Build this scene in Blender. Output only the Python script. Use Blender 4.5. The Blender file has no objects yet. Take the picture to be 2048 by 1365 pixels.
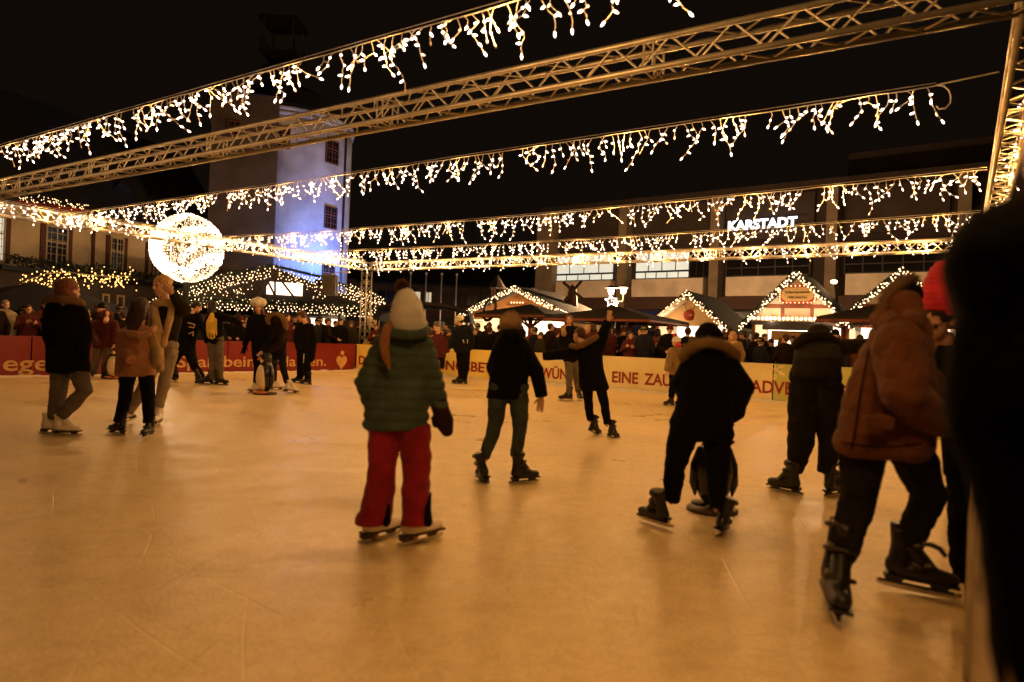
import bpy, bmesh, math, random
from mathutils import Vector as V, Matrix, noise
random.seed(7)
PI = math.pi
S = bpy.context.scene
COL = S.collection
# ---------------------------------------------------------------- camera frame
F = 1390.; PITCH = .001; ROLL = -.0383; YAW = .574; EYE = 1.15
CAM = V((0, 0, EYE))
FW = V((0, math.cos(PITCH), math.sin(PITCH)))
_r0 = V((1, 0, 0)); _u0 = V((0, -math.sin(PITCH), math.cos(PITCH)))
CR = math.cos(ROLL)*_r0 - math.sin(ROLL)*_u0
CU = math.sin(ROLL)*_r0 + math.cos(ROLL)*_u0
E1 = V((-math.cos(YAW), math.sin(YAW), 0)); E2 = V((math.sin(YAW), math.cos(YAW), 0)); UP = V((0, 0, 1))
def ray(x, y): return FW + CR*((x-1024)/F) - CU*((y-682.5)/F)
def W(x, y, D):
    "a survey point read off the photograph, at depth D metres"
    return CAM + ray(x, y)*D
def gz(x, y, z=0.):
    d = ray(x, y); return CAM + d*((z-EYE)/d.z)
def onplane(x, y, p, n):
    d = ray(x, y); return CAM + d*((p-CAM).dot(n)/d.dot(n))
def AB(a, b, z=0.):
    "rink coordinates: a runs along the yellow boards, b runs along the red boards"
    return E1*a + E2*b + UP*z
cam = bpy.data.cameras.new('camera'); camo = bpy.data.objects.new('camera', cam); COL.objects.link(camo)
camo.matrix_world = Matrix(((CR.x, CU.x, -FW.x, 0), (CR.y, CU.y, -FW.y, 0), (CR.z, CU.z, -FW.z, EYE), (0, 0, 0, 1)))
cam.lens = F/2048*36; cam.sensor_width = 36; cam.clip_end = 600; cam.clip_start = .05
cam.dof.use_dof = True; cam.dof.focus_distance = 15; cam.dof.aperture_fstop = 1.4
S.camera = camo
# ---------------------------------------------------------------- materials
def mat(name, col, rough=.8, metal=0., var=.15, scale=8., bump=.0, bscale=60., emit=None, es=0., spec=None, sheen=0., stretch=None, trans=0., detail=4., col2=None, var_lo=.35, var_hi=.65):
    m = bpy.data.materials.new(name); m.use_nodes = True
    nt = m.node_tree; N = nt.nodes; L = nt.links; P = N['Principled BSDF']
    P.inputs['Roughness'].default_value = rough; P.inputs['Metallic'].default_value = metal
    if spec is not None: P.inputs['Specular IOR Level'].default_value = spec
    if sheen: P.inputs['Sheen Weight'].default_value = sheen; P.inputs['Sheen Roughness'].default_value = .5
    if trans: P.inputs['Transmission Weight'].default_value = trans
    tc = N.new('ShaderNodeTexCoord'); mp = N.new('ShaderNodeMapping'); L.new(tc.outputs['Object'], mp.inputs[0])
    if stretch: mp.inputs['Scale'].default_value = stretch
    nz = N.new('ShaderNodeTexNoise'); nz.inputs['Scale'].default_value = scale; nz.inputs['Detail'].default_value = detail
    L.new(mp.outputs[0], nz.inputs[0])
    cr = N.new('ShaderNodeValToRGB'); L.new(nz.outputs[0], cr.inputs[0])
    c2 = col2 or [min(1, c*(1+var)) for c in col]
    cr.color_ramp.elements[0].position = var_lo; cr.color_ramp.elements[1].position = var_hi
    cr.color_ramp.elements[0].color = (*[c*(1-var) for c in col], 1); cr.color_ramp.elements[1].color = (*c2, 1)
    L.new(cr.outputs[0], P.inputs['Base Color'])
    if bump:
        n2 = N.new('ShaderNodeTexNoise'); n2.inputs['Scale'].default_value = bscale; n2.inputs['Detail'].default_value = 3
        L.new(mp.outputs[0], n2.inputs[0])
        b = N.new('ShaderNodeBump'); b.inputs['Strength'].default_value = bump; b.inputs['Distance'].default_value = .02
        L.new(n2.outputs[0], b.inputs['Height']); L.new(b.outputs[0], P.inputs['Normal'])
    if emit: P.inputs['Emission Color'].default_value = (*emit, 1); P.inputs['Emission Strength'].default_value = es
    m.diffuse_color = (*col, 1)
    return m
def glow(name, col, es, sample=True):
    m = bpy.data.materials.new(name); m.use_nodes = True
    P = m.node_tree.nodes['Principled BSDF']; P.inputs['Base Color'].default_value = (.8, .7, .5, 1)
    P.inputs['Emission Color'].default_value = (*col, 1); P.inputs['Emission Strength'].default_value = es
    if not sample: m.cycles.emission_sampling = 'NONE'
    return m
WARM = (1, .465, .115)
M = {}
M['bulb'] = glow('warm_bulb', (1, .70, .50), 9)
M['bulb_dim'] = glow('warm_bulb_dimmer', (1, .58, .30), 3.0); M['bulb_dead'] = mat('unlit_bulb', (.5, .42, .3), .3)
M['bulb_far'] = glow('warm_bulb_small', (1, .62, .32), 4.2)
M['bulb_big'] = glow('warm_festoon_bulb', (1, .60, .28), 3.2)
M['lamp'] = glow('street_lamp_glass', (1, .62, .26), 11)
M['panelwhite'] = glow('sign_and_interior_glow', (1, .8, .58), 2.2)  # serves lit signs and the glow put into stall interiors
M['sign_white'] = glow('sign_letters_lit', (.93, .93, 1.), 2.0)
M['star'] = glow('star_light', (1, .78, .75), 5)
M['win_lit'] = mat('lit_window_pane', (.5, .5, .45), .3, emit=(.92, .93, .76), es=.62, var=.3, scale=.7)
M['win_warm'] = mat('lit_window_warm', (.5, .5, .45), .3, emit=(1, .8, .5), es=.5, var=.3, scale=.7)
M['alu'] = mat('truss_aluminium', (.58, .54, .46), .42, .7, var=.12, scale=5, bump=.08, bscale=30)
M['wire'] = mat('light_cable', (.8, .74, .62), .5, var=.1)
M['steel'] = mat('steel_rope', (.3, .28, .25), .4, .8)
M['blade'] = mat('skate_steel', (.6, .58, .55), .25, .9)
M['black'] = mat('black_plastic', (.007, .0065, .0065), .4, var=.3)
M['skate_white'] = mat('white_skate_leather', (.82, .76, .72), .5, var=.15, bump=.1)
M['sole'] = mat('skate_sole', (.05, .025, .015), .5)
M['skin'] = mat('skin', (.58, .33, .22), .55, var=.08, scale=14)
M['lip'] = mat('lip', (.35, .08, .07), .5)
M['eye'] = mat('eye', (.02, .015, .012), .2)
M['redboard'] = mat('red_banner', (.20, .010, .014), .45, var=.12, scale=1.2, bump=.04, bscale=9)
M['yelboard'] = mat('yellow_banner', (.78, .60, .13), .45, var=.10, scale=.9, bump=.04, bscale=9, col2=(.85, .70, .22))
M['creamboard'] = mat('cream_banner', (.68, .60, .33), .45, var=.10, scale=.9, bump=.04, bscale=9)
M['greenboard'] = mat('olive_banner', (.40, .42, .14), .45, var=.12, scale=.9, bump=.04, bscale=9)
M['goldtext'] = mat('banner_gold_letter', (.62, .38, .17), .5)
M['redtext'] = mat('banner_red_letter', (.25, .016, .014), .5)
M['flake'] = mat('pale_print', (.85, .7, .4), .5)
M['rail'] = mat('board_cap_dark', (.03, .025, .02), .5)
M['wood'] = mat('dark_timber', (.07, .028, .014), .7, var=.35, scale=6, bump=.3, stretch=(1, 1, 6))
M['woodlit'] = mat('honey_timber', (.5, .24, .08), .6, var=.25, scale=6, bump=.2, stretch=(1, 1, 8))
M['timber_red'] = mat('red_brown_timber', (.26, .07, .03), .6, var=.25, scale=6, bump=.2)
M['roof'] = mat('roof_shingle', (.022, .015, .011), .85, var=.4, scale=14, bump=.6, bscale=25)
M['canvas'] = mat('dark_canvas', (.012, .009, .008), .9, var=.3, scale=3, bump=.2, bscale=10)
M['cream'] = mat('cream_plaster_stall', (.8, .66, .5), .8, var=.08, scale=3)
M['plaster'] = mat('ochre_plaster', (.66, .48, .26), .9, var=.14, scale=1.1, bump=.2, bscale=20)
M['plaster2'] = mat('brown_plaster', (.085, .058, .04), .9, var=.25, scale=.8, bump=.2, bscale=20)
M['towerw'] = mat('tower_render', (.36, .37, .42), .9, var=.3, scale=.55, bump=.5, bscale=6, detail=9)
M['slate'] = mat('slate_roof', (.012, .010, .010), .7, var=.4, scale=9, bump=.5, bscale=20)
M['winframe'] = mat('window_frame_cream', (.6, .45, .26), .6, var=.08)
M['shutter'] = mat('shutter_red_brown', (.12, .035, .02), .7)
M['glassdark'] = mat('dark_glass', (.012, .01, .01), .12, var=.2)
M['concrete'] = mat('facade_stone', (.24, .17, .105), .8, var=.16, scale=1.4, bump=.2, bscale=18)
M['panelstone'] = mat('spandrel_marble', (.78, .62, .46), .6, var=.16, scale=.8, detail=8)
M['darkwall'] = mat('dark_upper_wall', (.035, .02, .013), .85, var=.2, scale=.7, bump=.2)
M['darkmetal'] = mat('dark_metal', (.02, .014, .01), .5, .3)
M['leafdark'] = mat('evergreen', (.02, .03, .012), .8, var=.5, scale=20)
M['snow'] = mat('scraped_snow', (.8, .76, .68), .8, var=.06, scale=8, bump=.5, bscale=40)
M['gloss'] = mat('glossy_black_shell', (.012, .011, .011), .18, var=.3, scale=3)
M['tan'] = mat('penguin_white', (.8, .7, .52), .45, var=.06)
M['orange'] = mat('penguin_orange', (.6, .18, .03), .5)
M['signbeige'] = mat('sign_parchment', (.62, .4, .16), .7, var=.06)
M['signred'] = mat('sign_red', (.42, .05, .03), .5)
M['sleevewhite'] = mat('white_stripe', (.7, .65, .5), .6)
def cloth(name, c, var=.2, bump=.5, bs=90, rough=.95, sheen=0, **k):
    M[name] = mat(name, c, rough, var=var, scale=9, bump=bump, bscale=bs, sheen=.08 if max(c) > .1 else 0, spec=.25 if max(c) > .05 else .1, **k); return M[name]
# ---------------------------------------------------------------- mesh collector
class MB:
    def __init__(s): s.v = []; s.f = []
    def add(s, vs, fs):
        o = len(s.v); s.v += [tuple(p) for p in vs]; s.f += [tuple(i+o for i in f) for f in fs]
    def box(s, c, sz, X=V((1, 0, 0)), Y=V((0, 1, 0)), Z=UP):
        c = V(c); hx, hy, hz = sz[0]/2, sz[1]/2, sz[2]/2
        vs = [c+X*(hx*i)+Y*(hy*j)+Z*(hz*k) for i in (-1, 1) for j in (-1, 1) for k in (-1, 1)]
        s.add(vs, [(0, 1, 3, 2), (4, 6, 7, 5), (0, 4, 5, 1), (2, 3, 7, 6), (0, 2, 6, 4), (1, 5, 7, 3)])
    def rings(s, rings, cap=True):
        n = len(rings[0]); vs = [p for r in rings for p in r]; fs = []
        for i in range(len(rings)-1):
            for j in range(n):
                a = i*n+j; b = i*n+(j+1) % n; fs.append((a, b, b+n, a+n))
        if cap: fs.append(tuple(range(n))[::-1]); fs.append(tuple(range((len(rings)-1)*n, len(rings)*n)))
        s.add(vs, fs)
    def tube(s, pts, rad, n=8, cap=True, round_=False):
        pts = [V(p) for p in pts]
        if not hasattr(rad, '__len__'): rad = [rad]*len(pts)
        rad = list(rad)
        if round_:
            d = (pts[1]-pts[0]).normalized(); e = (pts[-1]-pts[-2]).normalized(); r0, r1 = rad[0], rad[-1]
            pts = [pts[0]-d*r0*.95, pts[0]-d*r0*.6]+pts+[pts[-1]+e*r1*.6, pts[-1]+e*r1*.95]
            rad = [r0*.25, r0*.8]+rad+[r1*.8, r1*.25]
        R = []; u = None
        for i, p in enumerate(pts):
            t = (pts[min(i+1, len(pts)-1)]-pts[max(i-1, 0)]).normalized()
            if u is None:
                u = t.orthogonal().normalized()
            else:
                u = (u-t*u.dot(t)); u = u.normalized() if u.length > 1e-6 else t.orthogonal().normalized()
            w = t.cross(u)
            R.append([p+(u*math.cos(2*PI*k/n)+w*math.sin(2*PI*k/n))*rad[i] for k in range(n)])
        s.rings(R, cap)
    def ell(s, c, r, Mx=None, n=12, m=8):
        c = V(c); R = []
        for i in range(m+1):
            th = PI*(i+.02 if i == 0 else (i-.02 if i == m else i))/m
            R.append([V((r[0]*math.sin(th)*math.cos(2*PI*k/n), r[1]*math.sin(th)*math.sin(2*PI*k/n), -r[2]*math.cos(th))) for k in range(n)])
        R = [[c+(Mx @ p if Mx else p) for p in q] for q in R]
        s.rings(R)
    def xf(s, mx): s.v = [tuple(mx @ V(p)) for p in s.v]; return s
    def mesh(s, name, smooth=False):
        me = bpy.data.meshes.new(name); me.from_pydata(s.v, [], s.f); me.validate(); me.update()
        if smooth: me.shade_smooth()
        return me
    def build(s, name, m, parent=None, smooth=False, keep=True):
        o = bpy.data.objects.new(name, s.mesh(name, smooth)); COL.objects.link(o)
        for q in (m if isinstance(m, (list, tuple)) else [m]): o.data.materials.append(q)
        if parent is not None: setpar(o, parent)
        return o
def setpar(o, p):
    o.parent = p; o.matrix_parent_inverse = wm(p).inverted()
def wm(p):
    "world matrix without a depsgraph update"
    b = p.matrix_basis.copy()
    return (wm(p.parent) @ p.matrix_parent_inverse @ b) if p.parent else b
def tag(o, label=None, cat=None, group=None, kind=None):
    for k, v in (('label', label), ('category', cat), ('group', group), ('kind', kind)):
        if v: o[k] = v
    return o
def thing(name, label, cat, loc=(0, 0, 0), group=None):
    o = bpy.data.objects.new(name, None); COL.objects.link(o); o.location = loc; o.empty_display_size = .2
    return tag(o, label, cat, group)
def copy_tree(o, parent=None):
    c = o.copy(); COL.objects.link(c)
    if parent is not None: c.parent = parent
    for ch in list(o.children): copy_tree(ch, c)
    return c
def remesh(mb, name, m, parent, voxel=.012, it=4, disp=None, fac=.5):
    "one continuous surface grown over overlapping closed forms"
    me = mb.mesh('tmp'); o = bpy.data.objects.new('tmp', me); COL.objects.link(o)
    r = o.modifiers.new('r', 'REMESH'); r.mode = 'VOXEL'; r.voxel_size = voxel
    sm = o.modifiers.new('s', 'SMOOTH'); sm.iterations = it; sm.factor = fac
    dg = bpy.context.evaluated_depsgraph_get()
    out = bpy.data.meshes.new_from_object(o.evaluated_get(dg)); bpy.data.objects.remove(o); bpy.data.meshes.remove(me)
    out.name = name
    if disp:
        nn = [v.normal.copy() for v in out.vertices]
        for v, n in zip(out.vertices, nn): v.co += n*disp(v.co, n)
    out.shade_smooth()
    o = bpy.data.objects.new(name, out); COL.objects.link(o); out.materials.clear(); out.materials.append(m)
    if parent is not None: setpar(o, parent)
    return o
def text_mesh(txt, size=1, ext=.01, off=0.):
    cu = bpy.data.curves.new('t', 'FONT'); cu.body = txt; cu.size = size; cu.extrude = ext; cu.offset = off; cu.resolution_u = 3
    o = bpy.data.objects.new('t', cu); COL.objects.link(o)
    me = bpy.data.meshes.new_from_object(o.evaluated_get(bpy.context.evaluated_depsgraph_get()))
    bpy.data.objects.remove(o); bpy.data.curves.remove(cu); return me
def put_text(txt, m, parent, p0, p1, X, N, height, name='lettering', off=.0, ext=.004):
    "text on a plane: starts at p0 (baseline), ends at p1, X reading direction, N plane normal, cap height in metres"
    me = text_mesh(txt, 1, ext, off)
    xs = [v.co.x for v in me.vertices]; ys = [v.co.y for v in me.vertices]
    x0, x1 = min(xs), max(xs); cap = .70
    wd = (p1-p0).dot(X); sx = wd/(x1-x0); sy = height/cap
    Y = N.cross(X)
    for v in me.vertices:
        c = v.co.copy(); v.co = p0+X*((c.x-x0)*sx)+Y*(c.y*sy)+N*c.z
    o = bpy.data.objects.new(name, me); COL.objects.link(o); me.materials.append(m); setpar(o, parent); return o
# fabric used by the people
PAL = dict(teal=(.058, .088, .080), redp=(.25, .010, .022), creamknit=(.95, .90, .85), maroon=(.07, .013, .014), blackc=(.005, .0045, .0045), inkc=(.0015, .0013, .0012), darkbrown=(.014, .008, .005), tancoat=(.36, .17, .095),
           olive=(.026, .021, .012), jeansg=(.12, .10, .085), jeansl=(.28, .23, .18), jeansd=(.014, .013, .014), greent=(.04, .055, .045), brownc=(.115, .040, .016), redhat=(.55, .032, .06), dullred=(.25, .02, .02), mitt=(.03, .012, .014),
           fur=(.22, .12, .055), furl=(.42, .27, .13), yellow=(.62, .42, .06), khaki=(.24, .16, .07), scarf=(.5, .34, .17), grey=(.09, .08, .07), navy=(.012, .014, .025), rust=(.16, .05, .02), stone=(.3, .24, .17), bluej=(.008, .010, .015))
for k, c in PAL.items():
    cloth(k, c, bump=.9 if 'fur' in k or 'knit' in k else .45, bs=170 if 'fur' in k or 'knit' in k else 70)
HAIR = dict(brown=(.035, .014, .007), dark=(.012, .007, .005), auburn=(.16, .045, .014), ginger=(.32, .13, .045), blond=(.5, .29, .1), grey=(.25, .2, .15), chestnut=(.075, .026, .01))
for k, c in HAIR.items(): M['hair_'+k] = mat('hair_'+k, c, .5, var=.45, scale=26, bump=.6, bscale=60, stretch=(6, 6, .6), spec=.4)
EXPO = 0.17; DN = True
# ---------------------------------------------------------------- people
def wrinkle(amp=.006, sc=9., seed=0.):
    def f(co, n):
        q = V((co.x*sc+seed, co.y*sc, co.z*sc*.8))
        return amp*(noise.noise(q)+.5*abs(noise.noise(q*2.3))*1.2)
    return f
def quilt(pitch=.05, amp=.009):
    def f(co, n):
        k = abs(math.sin(PI*(co.z+.006*noise.noise(co*7))/pitch))
        return amp*(k**.6-.6)*(1-abs(n.z))+.004*noise.noise(co*12)
    return f
def headmx(c, hh, yaw, nod=0, roll=0):
    return Matrix.Translation(c) @ Matrix.Rotation(-math.radians(yaw), 4, 'Z') @ Matrix.Rotation(-math.radians(nod), 4, 'X') @ Matrix.Rotation(math.radians(roll), 4, 'Y') @ Matrix.Scale(hh, 4)
def head_forms(mb):
    mb.ell((0, -.05, .12), (.33, .42, .38)); mb.ell((0, .1, -.12), (.27, .28, .36)); mb.ell((0, .17, -.34), (.16, .17, .15))
    mb.tube([(0, .36, .06), (0, .43, -.06), (0, .44, -.11)], [.035, .05, .06], 8); mb.ell((0, .32, .1), (.21, .07, .05))
    mb.ell((0, .35, -.25), (.10, .05, .05)); mb.ell((.34, -.02, -.02), (.04, .09, .12)); mb.ell((-.34, -.02, -.02), (.04, .09, .12))
    mb.tube([(0, -.06, -.2), (0, -.12, -.5), (0, -.14, -.8)], [.22, .21, .24], 12)
def hand_forms(mb, wr, d, nrm, u, curl=.5, side=1):
    "palm, four unequal bent fingers and a thumb leaving the side of the palm"
    d = d.normalized(); x = d.cross(nrm).normalized(); nrm = x.cross(d).normalized()
    R = Matrix((x, d, nrm)).transposed()
    c = wr+d*.045*u; mb.ell(c, (.041*u, .052*u, .016*u), R, 10, 8); mb.tube([wr-d*.03*u, wr+d*.02*u], [.026*u, .03*u], 8)
    for i, (o, l) in enumerate(((-.031, .062), (-.011, .074), (.011, .078), (.031, .07))):
        a = wr+x*(o*u)+d*(.082*u); b = a+(d+x*o*2-nrm*curl*.5).normalized()*(l*.5*u); e = b+(d*(1-curl*.6)-nrm*curl*1.2+x*o*2).normalized()*(l*.5*u)
        mb.tube([a-d*.02*u, a, b, e], [.0095*u, .0092*u, .0085*u, .0075*u], 7, round_=True)
    a = wr+x*(.034*side*u)+d*.02*u; b = a+(x*side+d*.9-nrm*.3).normalized()*.035*u; e = b+(d+x*side*.25-nrm*.4).normalized()*.03*u
    mb.tube([a-x*side*.015*u, a, b, e], [.012*u, .012*u, .0105*u, .009*u], 7, round_=True)
def spikes(mb, pts, r, n, ln, rnd, w=.0022):
    for _ in range(n):
        i = rnd.randrange(len(pts)-1); t = rnd.random(); c = V(pts[i]).lerp(V(pts[i+1]), t); rr = r[i]+(r[i+1]-r[i])*t
        d = V((rnd.gauss(0, 1), rnd.gauss(0, 1), rnd.gauss(0, 1))).normalized(); a = c+d*rr*.85; e = (d+V((rnd.uniform(-.5, .5), rnd.uniform(-.5, .5), rnd.uniform(-.6, .3)))).normalized()
        b = a+e*ln*rnd.uniform(.5, 1.2); k = e.orthogonal().normalized()*w; k2 = e.cross(k).normalized()*w
        mb.add([a+k, a-k*.5+k2, a-k*.5-k2, b], [(0, 1, 3), (1, 2, 3), (2, 0, 3)])
def fur_part(name, pts, rad, m, parent, n=700, ln=.03, seed=1, w=.0022):
    rnd = random.Random(seed); b = MB(); b.tube(pts, rad, 12, round_=True)
    spikes(b, pts, rad if hasattr(rad, '__len__') else [rad]*len(pts), n, ln, rnd, w)
    return b.build(name, m, parent, True)
def hair_part(style, mx, hh, parent, m, voxel, ln=.9, off=(0, 0)):
    b = MB()
    b.ell((0, -.1, .19), (.375, .44, .37), None, 16, 10)
    if style == 'short': b.ell((0, -.22, -.02), (.31, .27, .3))
    if style in ('long', 'pony', 'bob', 'side'):
        b.ell((0, -.2, -.05), (.36, .32, .4))
    if style == 'long':
        n = 6; R = []
        for i in range(n):
            t = i/(n-1); z = .1-ln*t; R.append([V((off[0]*t+(.42+.10*math.sin(PI*min(1, t*1.2))-.2*t*t)*math.cos(2*PI*k/14), -.2-.04*t+off[1]*t+(.25-.07*t)*math.sin(2*PI*k/14), z+.04*math.sin(k*2.1))) for k in range(14)])
        b.rings(R)
        for s in (-1, 1): b.tube([(s*.33, -.02, .05), (s*.35, .0, -.3), (s*(.33)+off[0]*.5, .03, -ln*.6), (s*.3+off[0], .02, -ln*.95)], [.08, .1, .09, .04], 8)
    if style == 'bob':
        b.ell((0, -.14, -.22), (.42, .36, .36)); b.ell((.3, 0, -.3), (.13, .18, .3)); b.ell((-.3, 0, -.3), (.13, .18, .3))
    if style == 'pony': b.tube([(0, -.45, .1), (.02, -.62, -.1), (.05, -.62, -.5), (.06, -.55, -ln)], [.1, .13, .12, .04], 10)
    if style == 'bun': b.ell((0, -.5, .25), (.17, .15, .17)); b.ell((0, -.25, 0), (.3, .25, .3))
    b.xf(mx)
    return remesh(b, 'hair', m, parent, min(voxel, .012), 2, lambda co, n: .006*noise.noise(V((co.x*60, co.y*60, co.z*9))))
def face_parts(mx, root):
    for q in (-1, 1):
        e = MB(); e.ell((.13*q, .355, .03), (.045, .03, .03), None, 8, 6); e.xf(mx).build('eye', M['eye'], root, True); e = MB(); e.ell((.13*q, .37, .1), (.07, .02, .014), None, 8, 6); e.xf(mx).build('eyebrow', M['eye'], root, True)
    l = MB(); l.ell((0, .385, -.235), (.085, .03, .02)); l.ell((0, .38, -.27), (.07, .03, .022)); l.xf(mx).build('lips', M['lip'], root, True)
def hat_part(kind, mx, root, m, voxel, hh):
    b = MB()
    if kind == 'beanie':
        b.ell((0, -.06, .24), (.385, .46, .38), None, 18, 12); b.tube([(.36*math.cos(a), -.05+.45*math.sin(a), .06+.0*a) for a in [2*PI*i/16 for i in range(17)]], .075, 8, False)
        b.xf(mx); return remesh(b, 'knit_hat', m, root, voxel, 3, lambda co, n: .003*math.sin(co.z*420))
    if kind == 'furhat':
        b.ell((0, -.05, .32), (.43, .46, .3)); b.xf(mx); c = mx @ V((0, -.05, .3)); o = remesh(b, 'fur_hat', m, root, voxel, 1, lambda co, n: .008*noise.noise(co*60)); return o
    if kind == 'helmet':
        b.ell((0, -.05, .22), (.42, .5, .38), None, 20, 12); o = b.xf(mx).build('helmet', M['sleevewhite'], root, True)
        v = MB()
        for x, y, z in ((.2, .2, .5), (-.2, .2, .5), (.22, -.2, .5), (-.22, -.2, .5), (0, .1, .58), (0, -.3, .52), (.38, 0, .32), (-.38, 0, .32), (.36, .25, .3), (-.36, .25, .3)):
            v.ell((x, y, z), (.05, .12, .05))
        v.xf(mx).build('helmet_vent', M['black'], o, True); s = MB(); s.tube([(.36, 0, .1), (.3, .12, -.3), (0, .2, -.48), (-.3, .12, -.3), (-.36, 0, .1)], .025, 6); s.xf(mx).build('chin_strap', M['black'], o, True); return o
# skates ------------------------------------------------------------
def skate_proto(kind):
    boot = MB()
    boot.ell((0, -.05, .105), (.037, .05, .05)); boot.tube([(0, -.04, .095), (0, .08, .088), (0, .17, .082)], [.042, .041, .033], 12, round_=True)
    tp = .25 if kind == 'w' else .30
    boot.tube([(0, -.045, .1), (0, -.04, .2), (0, -.05, tp)], [.046, .043, .048], 12); boot.tube([(0, .09, .1), (0, .0, .2), (0, -.02, .235)], [.034, .034, .034], 10)
    boot.ell((0, .015, tp-.03), (.03, .025, .03))
    bm_ = M['skate_white'] if kind == 'w' else M['black']
    o = remesh(boot, 'ice_skate', bm_, None, .008, 3)
    h = MB()
    h.box((0, .055, .058), (.07, .29, .012))
    if kind == 'w': h.box((0, -.06, .045), (.05, .07, .03))
    h.build('sole', M['sole'] if kind == 'w' else M['black'], o)
    HM = {'w': M['sole'], 'k': M['black'], 'h': M['skate_white']}[kind]
    for y0, y1 in ((-.09, -.02), (.09, .16)):
        hd = MB(); hd.add([(x*w, y, z) for (z, w, a, b) in ((.055, .02, y0-.01, y1+.01), (.022, .006, y0+.01, y1-.01)) for x in (-1, 1) for y in (a, b)], [(0, 1, 3, 2), (4, 6, 7, 5), (0, 4, 5, 1), (2, 3, 7, 6), (0, 2, 6, 4), (1, 5, 7, 3)]); hd.build('blade_holder', HM, o)
    if kind != 'w': hd = MB(); hd.box((0, .035, .026), (.011, .3, .012)); hd.build('blade_rail', HM, o)
    bl = MB(); prof = [(-.125, .022), (-.12, .006), (-.06, 0), (.1, 0), (.19, .004), (.215, .018), (.215, .03), (.0, .021), (-.125, .028)]
    bl.rings([[V((x, y, z)) for y, z in prof] for x in (-.002, .002)]); bl.build('blade', M['blade'], o)
    st = MB()
    if kind == 'w':
        for i in range(7): st.tube([(-.03, .1-.016*i, .118+.018*i), (0, .113-.014*i, .133+.019*i), (.03, .1-.016*i, .118+.018*i)], .0035, 5)
        st.build('lace', M['wire'], o)
    else:
        for (y, z, r) in ((.05, .12, .047), (-.0, .2, .05), (-.03, .275, .055)):
            st.tube([(r*math.cos(a), y+r*.9*math.sin(a), z+.012*math.sin(a)) for a in [2*PI*i/14 for i in range(15)]], .009, 6, False)
        st.build('strap', M['darkmetal'], o)
        for (y, z) in ((.085, .135), (.035, .215), (.015, .285)): bk = MB(); bk.box((.035, y-.02, z), (.02, .025, .018)); bk.build('buckle', M['steel'], o)
    return o
SK = {k: skate_proto(k) for k in 'wkh'}
def put_skate(kind, pos, yaw, pitch, roll, sc, root):
    def cp(src, par, mxx):
        c = src.copy(); COL.objects.link(c); c.parent = par
        if mxx is not None: c.matrix_basis = mxx; c.matrix_parent_inverse = wm(par).inverted()
        for ch in src.children: cp(ch, c, None)
        return c
    mx = Matrix.Translation(pos) @ Matrix.Rotation(-math.radians(yaw), 4, 'Z') @ Matrix.Rotation(math.radians(pitch), 4, 'X') @ Matrix.Rotation(math.radians(roll), 4, 'Y') @ Matrix.Scale(sc, 4)
    return cp(SK[kind], root, mx)
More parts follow.
